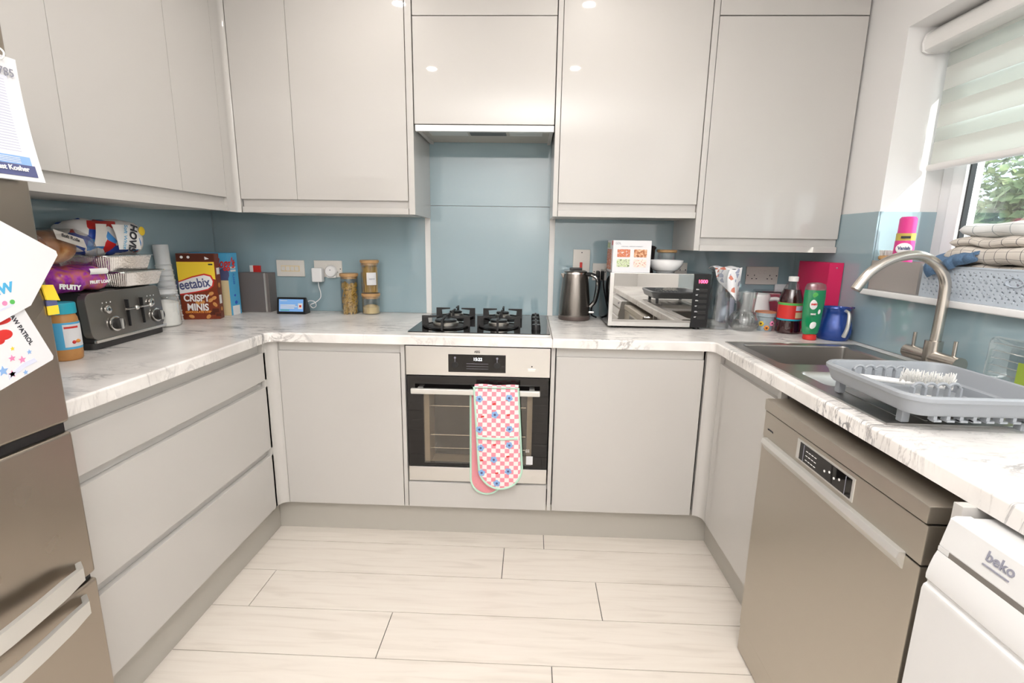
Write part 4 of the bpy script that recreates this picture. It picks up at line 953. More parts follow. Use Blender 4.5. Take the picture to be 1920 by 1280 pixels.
# brown cereal box (turned slightly)
wb = T('cereal_box', 'brown and yellow cereal box with chocolate chip minis in front of the plastic cups', 'cereal box', (-1.015, -.322, Z), R(15))
hw, hd, hh = .078, .028, .299
P('carton', B().box(-hw, hw, -hd, hd, 0, hh, 'brown', .001), wb, local=True)
yf = -hd - .0006
P('yellow_band', B().prism([(-hw, .150), (-hw, .262), (hw - .004, .262), (hw - .004, .182), (hw - .02, .188), (0, .17)], 'y', yf, -hd + .0002, 'yellow'), wb, local=True)
b = B(); b.prism([(-hw, .112), (-hw, .175), (-.02, .198), (.03, .210), (.058, .202), (.068, .176), (.062, .152), (.04, .135), (-.01, .124)], 'y', yf - .0005, yf, 'red').prism([(-hw, .118), (-hw, .170), (-.02, .192), (.028, .203), (.053, .196), (.062, .175), (.057, .155), (.038, .140), (-.01, .129)], 'y', yf - .001, yf, 'txt')
P('logo_oval', b, wb, local=True)
TX(wb, 'Weetabix', .060, (-.036, yf - .0014, .160), (R(90), R(-7), 0), 'navy', world=False, bold=.0012, sx=.72)
TX(wb, 'CRISPY', .043, (-.012, yf - .0006, .097), (R(90), R(1), 0), 'txt', world=False, bold=.0013, sx=.78)
TX(wb, 'MINIS', .044, (-.010, yf - .0006, .055), (R(90), R(1), 0), 'txt', world=False, bold=.0013, sx=.80)
TX(wb, 'CHOCOLATE CHIP', .0125, (-.010, yf - .0006, .034), FR, 'orange', world=False, bold=.0006)
b = B(); rn = random.Random(8)
for x, z in ((.05, .118), (.062, .068), (.045, .088), (-.04, .014), (.03, .012), (.06, .098), (-.01, .077), (.01, .079)): b.ball((x, yf, z), (.012, .0014, .008), 'cookie', 12, Matrix.Rotation(rn.uniform(-1, 1), 4, 'Y')); P('printed_biscuit', b, wb, local=True); b = B()
b = B()
for x, z, s_ in ((.062, .040, .014), (.048, .028, .011), (.072, .020, .010)): b.box(x - s_, x + s_, yf, -hd, z - s_ * .7, z + s_ * .7, 'choc')
P('printed_chocolate', b, wb, local=True)
b = B(); b.box(-hw + .002, hw - .002, yf, -hd, .266, .297, 'choc').cyl((-.055, yf, .283), (-.055, yf - .0004, .283), .006, 'txt').cyl((-.028, yf, .283), (-.028, yf - .0004, .283), .006, 'txt').prism([(.038, .272), (.038, .286), (.056, .276)], 'y', yf - .0006, yf, 'txt').box(.05, .068, yf - .0006, yf, .248, .254, 'ink')
P('top_print', b, wb, local=True)
b = B(); b.box(hw, hw + .0006, -.018, .018, .205, .235, 'txt').box(hw, hw + .0006, -.014, .014, .07, .11, 'txt').ball((hw, 0, .155), (.001, .014, .012), 'cookie', 12).ball((hw, .004, .045), (.001, .012, .010), 'cookie', 12)
P('side_print', b, wb, local=True)
# stack of clear cups
t = T('cup_stack', 'tall leaning stack of clear plastic cups in front of the left splashback', 'cups', (-1.088, -.425, Z))
b = B()
prof = []
for i in range(12):
    z0 = i * .0225; prof += [(.043 - .0010 * i, z0), (.0445 - .0010 * i, z0 + .002), (.0405 - .0010 * i, z0 + .006), (.0400 - .0010 * i, z0 + .020)]
prof += [(.0300, .335), (.028, .338), (.002, .338)]
P('cups', b.lathe(prof, (0, 0, 0), 'frost', 28, Matrix.Rotation(R(-3), 4, 'Y'), False), t, local=True)
# flour jar
t = T('flour_jar', 'white-filled glass storage jar with a clip lid right behind the toaster', 'jar', (-1.035, -.53, Z))
P('glass', B().lathe([(.048, 0), (.053, .006), (.053, .105), (.045, .122), (.040, .128), (.042, .134)], (0, 0, 0), 'glass', 32, cap=False), t, local=True)
P('flour', B().lathe([(.046, .003), (.050, .008), (.050, .100), (.02, .110), (.002, .111)], (0, 0, 0), 'flour', 32), t, local=True)
P('lid', B().lathe([(.043, .136), (.045, .139), (.044, .148), (.036, .155), (.002, .157)], (0, 0, 0), 'frost', 32), t, local=True)
# toaster; local x runs along the front (towards the back wall), local -y is the front
tl = .368; ang = math.atan2(.38, -.032)
tt = T('toaster', 'dark grey metallic four-slice toaster with two dials on the left worktop', 'toaster', (-.924, -1.016, Z), ang)
prof = [(.004, .022), (-.001, .026), (-.003, .034), (.010, .150), (.018, .176), (.034, .188), (.150, .188), (.164, .176), (.171, .150), (.178, .034), (.176, .022)]
P('shell', B().prism(prof, 'x', .012, tl - .012, 'toastblk', .002), tt, local=True)
fp = B(); fp.prism(rrect(.0, tl, .030, .187, .030, 6), 'y', -.008, .020, 'toast', .004, Matrix.Rotation(R(-3.2), 4, 'X') @ Matrix.Translation((0, .002, 0)))
P('front_panel', fp, tt, local=True)
P('base', B().prism(rrect(.004, tl - .004, -.006, .182, .03, 5), 'z', .0, .022, 'toastblk', .003), tt, local=True)
P('chrome_band', B().box(.006, tl - .006, -.0115, -.0015, .022, .033, 'chrome', .002), tt, local=True, label='chrome band under the control panel')
def fpy(z): return -.0075 + .056 * (z - .034)
for x in (.105, .318):
    z = .074; y = fpy(z)
    P('dial', B().lathe([(.026, 0), (.026, .004), (.021, .006)], (x, y, z), 'chrome', 32, Matrix.Rotation(R(85), 4, 'X')).lathe([(.020, .004), (.019, .020), (.002, .021)], (x, y, z), 'toastblk', 28, Matrix.Rotation(R(85), 4, 'X')).box(x - .0045, x + .0045, y - .026, y - .016, z - .018, z + .018, 'handle', .002), tt, local=True)
for x in (.172, .246):
    P('lever_slot', B().box(x - .002, x + .002, fpy(.06) - .004, fpy(.14) + .004, .055, .150, 'black'), tt, local=True)
for x, s_ in ((.172, -1), (.246, 1)):
    y = fpy(.12); P('lever', B().tube([(x - .035 * .6, y - .012, .118), (x + .03, y - .012, .118)], .004, 'chrome', 10, False).ball((x + .030, y - .014, .118), (.010, .008, .009), 'chrome', 14), tt, local=True)
for x in (.082, .302):
    y = fpy(.13); P('button', B().lathe([(.014, 0), (.014, .005), (.010, .007), (.002, .007)], (x, y, .126), 'chrome', 24, Matrix.Rotation(R(85), 4, 'X')).lathe([(.009, .006), (.002, .008)], (x, y, .126), 'toastblk', 20, Matrix.Rotation(R(85), 4, 'X')), tt, local=True)
    b = B()
    for i in range(3): b.ball((x - .018 + .018 * i, fpy(.15) - .001, .150), (.0025, .001, .0025), 'txt', 8)
    P('button_symbols', b, tt, local=True)
b = B()
for x in (.06, .215):
    for y in (.055, .105): b.box(x, x + .125, y, y + .028, .1865, .1885, 'black')
P('bread_slots', b, tt, local=True)
ZT = Z + .1895
# peanut butter
t = T('peanut_butter_jar', 'large jar of peanut butter with turquoise lid in front of the toaster', 'jar', (-.902, -1.128, Z))
SCJ = Matrix.Diagonal((.83, .83, 1, 1))
P('jar_body', B().lathe([(.040, 0), (.045, .005), (.0465, .02), (.0465, .110), (.044, .128), (.040, .136), (.040, .142)], (0, 0, 0), 'pbut', 36, SCJ), t, local=True)
P('lid', B().lathe([(.0435, .141), (.0445, .144), (.0445, .170), (.042, .1735), (.002, .1735)], (0, 0, 0), 'teal', 36, SCJ), t, local=True)
P('wrap_label', B().lathe([(.0470, .035), (.0472, .036), (.0472, .115), (.0470, .116)], (0, 0, 0), 'sky', 40, SCJ, False), t, local=True)
def wrap(r, a0, a1, z0, z1, k, n=8): return B().grid(lambda u, v: Vector((r * math.cos(R(a0 + (a1 - a0) * u)), r * math.sin(R(a0 + (a1 - a0) * u)), z0 + (z1 - z0) * v)), n, 1, k)
JS = .83
P('label_panel', wrap(.0476 * JS, -48, 40, .042, .110, 'paper'), t, local=True)
P('label_print', wrap(.0482 * JS, -44, 10, .098, .104, 'red'), t, local=True); P('barcode', wrap(.0478 * JS, -120, -85, .040, .064, 'paper'), t, local=True)
b = B()
for i in range(10): b.grid(lambda u, v: Vector((.0403 * math.cos(R(-117 + 3 * i + u)), .0403 * math.sin(R(-117 + 3 * i + u)), .043 + .012 * v)), 1, 1, 'ink')
b.ball((.0370 * math.cos(R(-15)), .0370 * math.sin(R(-15)), .056), .006, 'red', 12).ball((.0368 * math.cos(R(2)), .0368 * math.sin(R(2)), .058), (.008, .008, .006), 'orange', 12)
P('printed_shapes', b, t, local=True)
# yellow packet behind the fridge edge
S('sticky_notes', B().prism([(-1.560, 1.152), (-1.531, 1.148), (-1.541, 1.182), (-1.566, 1.184)], 'x', fx + .001, fx + .005, 'yellow', .0006).box(fx + .001, fx + .004, -1.560, -1.538, 1.139, 1.151, 'navy').box(fx + .001, fx + .0045, -1.560, -1.537, 1.120, 1.139, 'yellow', .0006), 'yellow pad with a blue band clipped to the right edge of the fridge door', 'note pad')
# foil trays on the toaster
def foil(label, cx, cy, z, lx, ly, h, rz):
    t = T('foil_tray', label, 'foil tray', (cx, cy, z), rz, 'foil trays stacked on the toaster'); n = 44; tb = bmesh.new(); rings = []
    base = rrect(-lx / 2, lx / 2, -ly / 2, ly / 2, .022, 10); per_ = len(base)
    def off(p, o, amp, i): L_ = Vector(p); return Vector((L_.x * (1 + o / lx * 2), L_.y * (1 + o / ly * 2)))
    # resample outline densely for crimps
    pts = []
    for i in range(per_):
        a, c = Vector(base[i]), Vector(base[(i + 1) % per_]); m_ = max(1, int((c - a).length / .004))
        for j in range(m_): pts.append(a.lerp(c, j / m_))
    for o, zz, amp in ((.0, h + .002, 0), (.004, h + .003, 0), (.004, h, 0), (-.003, h, 0), (-.004, h - .004, .0012), (-.016, .003, .0012), (-.019, 0, 0)):
        rings.append([tb.verts.new((*(off(p, o + (amp if i % 2 else -amp), 0, i)), zz)) for i, p in enumerate(pts)])
    for a, c in zip(rings, rings[1:]):
        for i in range(len(a)): tb.faces.new((a[i], a[(i + 1) % len(a)], c[(i + 1) % len(a)], c[i]))
    tb.faces.new(rings[-1]); bmesh.ops.recalc_face_normals(tb, faces=tb.faces); b = B(); b._add(tb, 'foil'); P('tray', b, t, local=True, sm=20); return t
foil('lower crimped foil tray sitting directly on the toaster', -1.03, -.745, ZT + .002, .225, .19, .052, R(93))
foil('upper crimped foil tray stacked on another foil tray', -1.04, -.785, ZT + .058, .235, .19, .054, R(91))
# bread wrapped in bags
def puff(f, nu=26, nv=18, amp=.006, fr=22, seed=0):
    t = bmesh.new(); V = []
    for i in range(nu + 1):
        row = []
        for j in range(nv):
            p = f(i / nu, 2 * math.pi * j / nv); p = p + amp * Vector((noise.noise(p * fr + Vector((seed, 0, 0))), noise.noise(p * fr + Vector((0, 9, seed))), noise.noise(p * fr + Vector((3, seed, 7))))); row.append(t.verts.new(p))
        V.append(row)
    for i in range(nu):
        for j in range(nv): t.faces.new((V[i][j], V[i][(j + 1) % nv], V[i + 1][(j + 1) % nv], V[i + 1][j]))
    t.faces.new(V[0][::-1]); t.faces.new(V[-1]); return t
def loaf(L_, W_, H_, e=2.6, taper=.12):
    def f(u, a):
        s_ = max(.02, (1 - abs(2 * u - 1) ** (2 / taper * .5))) ** .5 if taper < .5 else math.sin(math.pi * min(max(u, .02), .98)) ** .5
        c, d = math.cos(a), math.sin(a); rx = abs(c) ** (2 / e) * (1 if c > 0 else -1); rz = abs(d) ** (2 / e) * (1 if d > 0 else -1)
        return Vector((L_ * (u - .5), W_ / 2 * rx * s_, H_ / 2 * rz * s_))
    return f
t = T('bread_bag', 'red white and blue wrapped sliced loaf lying on the foil trays', 'bread', (-1.045, -.79, ZT + .1165), R(92))
K['hovis'] = blotch('union_wrapper', [(0, (.85, .84, .84)), (.34, (.03, .08, .42)), (.55, (.60, .02, .02)), (.76, (.85, .84, .84)), (.9, (.08, .30, .70))], 26, .25, True)
b = B(); b._add(puff(loaf(.30, .15, .125), amp=.010), 'hovis', Matrix.Translation((0, 0, .058)))
P('wrapper', b, t, local=True, sm=50)
def face_patch(x0, x1, z0, z1, k, y=-.0785, tilt=0, bow=.0): return B().grid(lambda u, v: Vector((x0 + (x1 - x0) * u + .02 * (v - .5) * tilt, y - .004 * math.sin(math.pi * v) - .002 * math.sin(math.pi * u), z0 + (z1 - z0) * v)), 8, 8, k)
P('logo_panel', face_patch(-.035, .070, .018, .105, 'txt', -.083, -1), t, local=True)
TX(t, 'HOVIS', .044, (.036, -.0905, .058), (R(90), R(105), 0), 'ink', world=False, bold=.0014, sx=.8); TX(t, 'Soft White', .020, (.002, -.0905, .062), (R(90), R(102), 0), 'sky', world=False)
P('nutrition_panel', face_patch(-.12, -.075, .03, .105, 'sockm', -.082, 1), t, local=True)
P('yellow_badge', B().ball((.112, -.070, .085), (.016, .004, .017), 'yellow', 16), t, local=True)
t = T('bread_bag', 'clear bag with brown buns next to the fridge above the purple loaf', 'bread', (-1.02, -1.07, ZT + .082), R(80))
for cx, cy, s_ in ((-.045, 0, 1), (.055, .01, .92)):
    P('bun', B().ball((cx, cy, .062), (.078 * s_, .066 * s_, .058 * s_), 'bread', 28), t, local=True)
b = B(); b._add(puff(loaf(.31, .155, .125), amp=.010, seed=3), 'film', Matrix.Translation((.01, 0, .057))); P('clear_bag', b, t, local=True, sm=50)
P('price_label', B().grid(lambda u, v: Vector((.03 + .085 * u, -.066 + .01 * v, .088 + .030 * v - .030 * u)), 4, 3, 'sockm', .0008), t, local=True)
TX(t, 'Soft Rolls', .014, (.072, -.0635, .092), (R(75), R(19), 0), 'ink', world=False, bold=.0004)
t = T('bread_bag', 'purple wrapped fruit loaf lying on the left end of the toaster', 'bread', (-1.00, -.99, ZT + .002), R(84))
b = B(); b._add(puff(loaf(.205, .13, .082), amp=.009, seed=6), 'purple', Matrix.Translation((0, 0, .040))); P('wrapper', b, t, local=True, sm=50)
P('white_panel', face_patch(.02, .082, .055, .074, 'txt', -.066), t, local=True); TX(t, 'FRUIT LOAF', .013, (.045, -.0735, .030), FR, 'txt', world=False, bold=.0008)
TX(t, 'FRUITY', .020, (-.055, -.0735, .020), (R(90), R(8), 0), 'txt', world=False, bold=.0012)

# ================================================================== right part of the back worktop
kx, ky = .728, -.105
t = T('kettle', 'dark grey metallic kettle with silver-edged handle beside the hob', 'kettle', (kx, ky, Z))
P('body', B().lathe([(.076, .020), (.0775, .028), (.074, .10), (.066, .18), (.059, .222), (.056, .228)], (0, 0, 0), 'kettle', 48), t, local=True)
P('base', B().lathe([(.074, 0), (.0785, .004), (.0785, .017), (.076, .020), (.002, .020)], (0, 0, 0), 'kettleb', 48), t, local=True)
P('lid', B().lathe([(.057, .228), (.056, .236), (.045, .242), (.002, .243)], (0, 0, 0), 'kettle', 40).box(-.030, .030, -.014, .014, .240, .254, 'black', .004), t, local=True)
P('rim', B().lathe([(.0565, .222), (.060, .225), (.059, .231), (.056, .230)], (0, 0, 0), 'chrome', 40, cap=False), t, local=True)
P('spout', B().prism([(-.056, .190), (-.074, .222), (-.070, .228), (-.052, .226)], 'y', -.014, .014, 'kettle', .003), t, local=True)
hp = [(.050, -.02, .222), (.075, -.03, .222), (.098, -.038, .210), (.106, -.040, .185), (.104, -.040, .140), (.094, -.038, .095), (.074, -.032, .070)]
P('handle', B().tube(hp, .0105, 'black', 12), t, local=True)
P('handle_trim', B().tube([(x - .004, y - .009, z - .002) for x, y, z in hp[1:]], .0055, 'chrome', 8), t, local=True, label='polished trim along the handle')
P('switch', B().box(.066, .094, -.045, -.030, .036, .046, 'chrome', .003), t, local=True)
# microwave
mt = T('microwave', 'black microwave with mirrored door and red clock digits', 'microwave', (1.078, -.2, Z)); mx0, mx1, my, mz0, mz1 = .858, 1.297, -.350, Z + .010, 1.160
P('casing', B().box(mx0, mx1, my + .018, -.045, mz0, mz1, 'blackgl', .004), mt)
d = P('door', B().box(mx0, 1.222, my, my + .018, mz0, mz1, 'steelx', .002), mt, 'mirrored door')
P('mirror_glass', B().box(mx0 + .017, 1.222, my - .0015, my + .001, mz0 + .020, mz1 - .002, 'mirror', .0004), d)
P('control_panel', B().box(1.223, mx1, my, my + .018, mz0, mz1, 'black', .002), mt)
TX(mt, '1000', .021, (1.262, my - .0008, 1.127), FR, 'redled', name='clock_digits', bold=.0004)
for i in range(6):
    z = 1.092 - i * .0245; P('button', B().box(1.250, 1.285, my - .002, my + .0005, z - .008, z + .004, 'toastblk', .001), mt)
b = B()
for i in range(6): z = 1.094 - i * .0245; b.box(1.236, 1.249 - .005 * (i % 2), my - .0006, my, z - .003, z - .001, 'txt').box(1.236, 1.246, my - .0006, my, z + .0005, z + .0015, 'txt')
P('panel_symbols', b, mt)
TX(mt, 'Breville', .0085, (1.030, my - .0020, mz0 + .042), FR, 'txt', bold=.0005)
for x, y in ((.89, -.32), (1.26, -.32), (.89, -.08), (1.26, -.08)): P('foot', B().cyl((x, y, Z), (x, y, mz0), .014, 'black'), mt)
S('power_cord', B().box(.838, .856, -.045, -.0098, 1.105, 1.150, 'black', .006).tube([(.842, -.035, 1.108), (.838, -.05, 1.06), (.826, -.07, 1.0), (.815, -.075, .955), (.820, -.07, .93), (.845, -.06, Z + .004)], .0042, 'black', 8), 'black plug and cable hanging between kettle and microwave', 'cable')
ZM = 1.1603
gb = T('appliance_box', 'white product carton with four food photos standing on the microwave', 'box', (.945, -.25, ZM)); gx0, gx1, gy, gz = .866, 1.032, -.335, ZM + .139
P('carton', B().box(gx0, gx1, gy, -.175, ZM, gz, 'paper', .001), gb)
for i, (cx, cz) in enumerate(((.905, .083), (.978, .083), (.905, .040), (.978, .040))):
    P('food_photo', B().prism(rrect(cx - .026 + .006, cx + .030 + .006, ZM + cz - .016, ZM + cz + .018, .003, 3), 'y', gy - .0006, gy + .0003, 'food%d' % (i + 1)), gb)
TX(gb, 'GDL', .0125, (.888, gy - .0003, ZM + .126), FR, 'grey'); TX(gb, 'FUNCTION - HARMONY & FRIENDLY', .0056, (.948, gy - .0003, ZM + .113), FR, 'grey')
P('side_print', B().box(gx0 - .0006, gx0, -.329, -.306, ZM + .118, ZM + .138, 'red').box(gx0 - .0006, gx0, -.30, -.18, ZM + .01, ZM + .10, 'food1').box(gx0 - .0006, gx0, -.26, -.18, ZM + .105, ZM + .13, 'food3'), gb)
t = T('bowl', 'shallow white bowl on the microwave right of the carton', 'bowl', (1.118, -.262, ZM))
P('shell', B().lathe([(.002, .004), (.034, .004), (.055, .018), (.070, .040), (.075, .055), (.078, .055), (.074, .038), (.058, .013), (.038, .004), (.036, 0), (.002, 0)], (0, 0, 0), 'wgloss', 48, cap=False), t, local=True)
t = T('glass_jar', 'low glass jar with bamboo lid behind the white bowl on the microwave', 'jar', (1.160, -.115, ZM))
P('glass', B().lathe([(.040, 0), (.043, .004), (.043, .082), (.040, .086)], (0, 0, 0), 'glass', 32, cap=False), t, local=True); P('lid', B().lathe([(.043, .086), (.047, .088), (.047, .098), (.044, .100), (.002, .100)], (0, 0, 0), 'wood', 32), t, local=True)
t = T('black_canister', 'small black canister between the carton and the bamboo-lidded jar', 'canister', (1.065, -.12, ZM))
P('body', B().lathe([(.032, 0), (.034, .004), (.036, .098), (.038, .102)], (0, 0, 0), 'black', 32), t, local=True); P('lid', B().lathe([(.040, .102), (.041, .110), (.034, .116), (.012, .120), (.002, .121)], (0, 0, 0), 'black', 32), t, local=True)
# carafe with cloth
t = T('carafe', 'tall clear glass carafe with lip, furthest left of the glassware by the microwave', 'carafe', (1.358, -.300, Z))
P('glass', B().lathe([(.002, .004), (.046, .004), (.049, .008), (.050, .04), (.046, .12), (.039, .20), (.038, .235), (.043, .262), (.045, .268)], (0, 0, 0), 'glass', 40, cap=False).lathe([(.045, 0), (.051, .003), (.0515, .02), (.050, .05), (.0465, .12), (.0395, .20), (.0385, .235), (.044, .266)], (0, 0, 0), 'glass', 40, cap=False), t, local=True)
P('pouring_lip', B().grid(lambda u, v: Vector((-.036 - .026 * v, (u - .5) * .036 * (1 - .5 * v), .252 + .018 * v)), 6, 4, 'glass', .002), t, local=True)
t = T('tea_towel', 'white patterned cloth stuffed in the mouth of the carafe and hanging over its right side', 'cloth', (1.385, -.27, 1.04))
b = B(); b.grid(lambda u, v: Vector((1.315 + .115 * u + .010 * v, -.335 + .035 * math.sin(7 * u) * v + .10 * (1 - abs(2 * u - 1)) * 0 + .03 * v * u, 1.186 - .006 * math.cos(9 * u) - .135 * v * (.25 + .95 * u))), 26, 20, 'cloth', .004)
b.grid(lambda u, v: Vector((1.318 + .112 * u, -.335 + .085 * v, 1.184 + .009 * math.sin(3.14 * v) + .003 * math.sin(11 * u))), 18, 10, 'cloth', .003)
b.grid(lambda u, v: Vector((1.405 + .03 * math.sin(3.1 * u), -.33 + .09 * u, 1.18 - .13 * v)), 14, 10, 'cloth', .003)
P('cloth', b, t, sm=60)
# decanter
t = T('decanter', 'clear glass decanter with ribbed round belly and wide neck', 'decanter', (1.468, -.325, Z))
pr_ = [(.002, .003), (.040, .003), (.058, .016), (.064, .036), (.060, .058), (.046, .078), (.036, .086), (.036, .100), (.040, .150), (.043, .172)]
P('glass', B().lathe(pr_, (0, 0, 0), 'glass', 48, cap=False).lathe([(r + .0015, z - (.003 if z < .01 else 0)) for r, z in pr_], (0, 0, 0), 'glass', 48, cap=False), t, local=True)
b = B()
for i in range(30): a = 2 * math.pi * i / 30; b.tube([((r + .0015) * math.cos(a), (r + .0015) * math.sin(a), z) for r, z in pr_[2:6]], .0009, 'glass', 5)
P('ribs', b, t, local=True)
# bottle with cork
t = T('corked_bottle', 'pale blue-white bottle with a cork stopper behind the decanter', 'bottle', (1.472, -.09, Z))
P('bottle_body', B().lathe([(.036, 0), (.040, .004), (.041, .10), (.036, .135), (.022, .150), (.020, .165)], (0, 0, 0), 'lilac', 32), t, local=True)
P('neck', B().lathe([(.0235, .165), (.0235, .192), (.002, .192)], (0, 0, 0), 'txt', 28), t, local=True); P('cork', B().lathe([(.022, .192), (.025, .222), (.002, .223)], (0, 0, 0), 'wood', 28), t, local=True)
# plant pot
t = T('flower_pot', 'small painted terracotta pot with flower motifs in front of the white jug', 'pot', (1.560, -.325, Z))
P('pot', B().lathe([(.002, .004), (.028, .004), (.037, .060), (.038, .082), (.042, .083), (.043, .066), (.0385, .062), (.030, .0), (.002, 0)], (0, 0, 0), 'potpaint', 36, cap=False), t, local=True)
P('rim', B().lathe([(.0375, .078), (.0385, .085), (.0425, .086), (.0437, .082)], (0, 0, 0), 'terra', 36, cap=False), t, local=True)
for k_, a, z in (('yellow', -138, .034), ('orange', -98, .016), ('pink', -62, .036)):
    b = B(); rr_ = .030 + .007 * z / .06 + .0012; c = Vector((rr_ * math.cos(R(a)), rr_ * math.sin(R(a)), z)); tn = Vector((-math.sin(R(a)), math.cos(R(a)), 0))
    for i in range(6): q = 2 * math.pi * i / 6; b.ball(c + tn * .0075 * math.cos(q) + Vector((0, 0, .0075 * math.sin(q))), .0045, k_, 8)
    b.ball(c * 1.0 + Vector((math.cos(R(a)), math.sin(R(a)), 0)) * .003, .0035, 'choc', 8); P('flower_motif', b, t, local=True, label={'yellow': 'yellow flower', 'orange': 'orange flower', 'pink': 'pink flower'}[k_])
# white jug with ring handle
t = T('milk_jug', 'white ceramic jug with a big round handle behind the flower pot', 'jug', (1.575, -.185, Z))
P('body', B().lathe([(.002, .004), (.050, .004), (.060, .02), (.058, .08), (.052, .120), (.055, .150), (.057, .151), (.060, .14), (.055, .118), (.062, .08), (.064, .02), (.054, 0), (.002, 0)], (0, 0, 0), 'wgloss', 40, cap=False), t, local=True)
P('handle', B().tube([(.052, -.01, .125), (.090, -.02, .128), (.112, -.024, .095), (.095, -.02, .055), (.056, -.01, .048)], .010, 'wgloss', 12), t, local=True)
t = T('foil_container', 'silver foil container with clear lid behind the white jug', 'container', (1.70, -.065, Z))
P('tray', B().box(-.065, .065, -.045, .045, 0, .148, 'foil', .006), t, local=True); P('lid', B().box(-.069, .069, -.049, .049, .148, .158, 'plastic', .003), t, local=True)
S('paper_card', B().box(1.735, 1.80, -.022, -.014, Z, Z + .185, 'paper', .0005), 'small white card leaning on the back wall behind the cordial bottle', 'card')
# cordial bottle
t = T('cordial_bottle', 'dark berry cordial bottle with white cap and red label', 'bottle', (1.640, -.370, Z))
P('bottle', B().lathe([(.046, 0), (.050, .006), (.049, .040), (.046, .052), (.048, .060), (.048, .135), (.045, .155), (.034, .190)], (0, 0, 0), 'cordial', 40), t, local=True)
P('clear_neck', B().lathe([(.0345, .190), (.022, .215), (.016, .222), (.016, .226)], (0, 0, 0), 'glass', 32, cap=False), t, local=True)
P('cap', B().lathe([(.0185, .224), (.0195, .226), (.0195, .243), (.017, .245), (.002, .245)], (0, 0, 0), 'white', 28), t, local=True)
P('wrap_label', B().lathe([(.0488, .058), (.0490, .059), (.0490, .134), (.0488, .135)], (0, 0, 0), 'red', 40, cap=False), t, local=True)
P('label_top_band', B().lathe([(.0493, .124), (.0493, .134)], (0, 0, 0), 'green', 40, cap=False), t, local=True); P('label_base_band', B().lathe([(.0493, .058), (.0493, .065)], (0, 0, 0), 'teal', 40, cap=False), t, local=True)
P('info_panel', wrap(.0494, -90, -30, .070, .095, 'cream'), t, local=True); P('info_panel', wrap(.0494, -90, -30, .102, .122, 'lilac'), t, local=True)
# washing-up liquid standing on its cap
t = T('washing_up_liquid', 'green washing-up liquid bottle standing upside down on a red cap', 'bottle', (1.650, -.525, Z))
P('cap', B().lathe([(.022, 0), (.025, .003), (.024, .020), (.018, .024)], (0, 0, 0), 'red', 28), t, local=True, label='red cap')
def ell(prof): return B().lathe(prof, (0, 0, 0), 'fairy', 40, Matrix.Diagonal((1, .62, 1, 1)))
P('bottle', ell([(.026, .022), (.032, .030), (.036, .060), (.040, .12), (.0415, .175), (.040, .202)]), t, local=True)
P('clear_top', B().lathe([(.0402, .202), (.040, .212), (.034, .226), (.020, .231), (.002, .232)], (0, 0, 0), 'plastic', 36, Matrix.Diagonal((1, .62, 1, 1)), False), t, local=True)
b = B(); b.ball((-.012, -.0235, .145), (.016, .003, .020), 'txt', 20).ball((-.014, -.024, .105), (.011, .003, .010), 'fairy', 16).ball((-.004, -.0215, .062), (.012, .003, .016), 'txt', 16, Matrix.Rotation(R(25), 4, 'Y')).ball((.010, -.0225, .118), (.008, .002, .012), 'txt', 12).ball((-.006, -.0235, .183), (.015, .002, .012), 'green', 16)
P('printed_label', b, t, local=True)
TX(t, 'FAIRY', .0095, (-.012, -.0272, .146), FR, 'red', world=False, bold=.0006); TX(t, 'MAX', .009, (-.012, -.0277, .107), FR, 'txt', world=False, bold=.0005)
# blue jug
t = T('blue_jug', 'small metallic blue jug with silver handle at the corner of the sink', 'jug', (1.757, -.500, Z))
P('body', B().lathe([(.002, .004), (.050, .004), (.060, .014), (.063, .040), (.056, .075), (.047, .100), (.050, .122), (.056, .131), (.058, .130), (.052, .120), (.050, .100), (.059, .076), (.0665, .040), (.063, .012), (.055, 0), (.002, 0)], (0, 0, 0), 'jugblue', 48, cap=False), t, local=True)
P('pouring_lip', B().grid(lambda u, v: Vector((.048 + .022 * v, (u - .5) * .040 * (1 - .6 * v), .122 + .009 * v)), 6, 4, 'jugblue', .002), t, local=True)
P('handle', B().tube([(.004, -.050, .124), (.004, -.076, .117), (.002, -.086, .090), (.000, -.086, .055), (-.001, -.073, .022)], lambda u: .0052 + .003 * u, 'handle', 12), t, local=True, label='silver handle')
# magenta file box
t = T('file_box', 'tall magenta file box in the corner behind the washing-up liquid', 'file box', (1.792, -.28, Z))
P('box', B().box(1.764, 1.823, -.402, -.165, Z, Z + .306, 'magenta', .001), t)
P('stud', B().cyl((1.795, -.402, Z + .285), (1.795, -.4035, Z + .285), .003, 'chrome'), t)

# ================================================================== window sill things
ZS = 1.1288
t = T('storage_tub', 'taupe plastic tub on the window sill behind the tap', 'tub', (1.865, -.68, ZS)); bx0, bx1, by0, by1, bh = 1.822, 1.915, -.812, -.570, .108
b = B(); b.box(bx0, bx0 + .003, by0, by1, ZS, ZS + bh, 'gbox', .001).box(bx1 - .003, bx1, by0, by1, ZS, ZS + bh, 'gbox', .001).box(bx0 + .003, bx1 - .003, by0, by0 + .003, ZS, ZS + bh, 'gbox').box(bx0 + .003, bx1 - .003, by1 - .003, by1, ZS, ZS + bh, 'gbox').box(bx0 + .003, bx1 - .003, by0 + .003, by1 - .003, ZS, ZS + .003, 'gbox')
P('tub', b, t)
t = T('spray_bottle', 'pink and white stain remover bottle standing in the taupe tub', 'bottle', (1.862, -.668, ZS + .004))
P('bottle', B().lathe([(.028, 0), (.034, .004), (.035, .10), (.034, .175), (.028, .190)], (0, 0, 0), 'hot', 36, Matrix.Diagonal((.8, 1, 1, 1))), t, local=True)
P('cap', B().lathe([(.029, .190), (.0305, .194), (.030, .255), (.024, .262), (.002, .263)], (0, 0, 0), 'hot', 32, Matrix.Diagonal((.8, 1, 1, 1))), t, local=True)
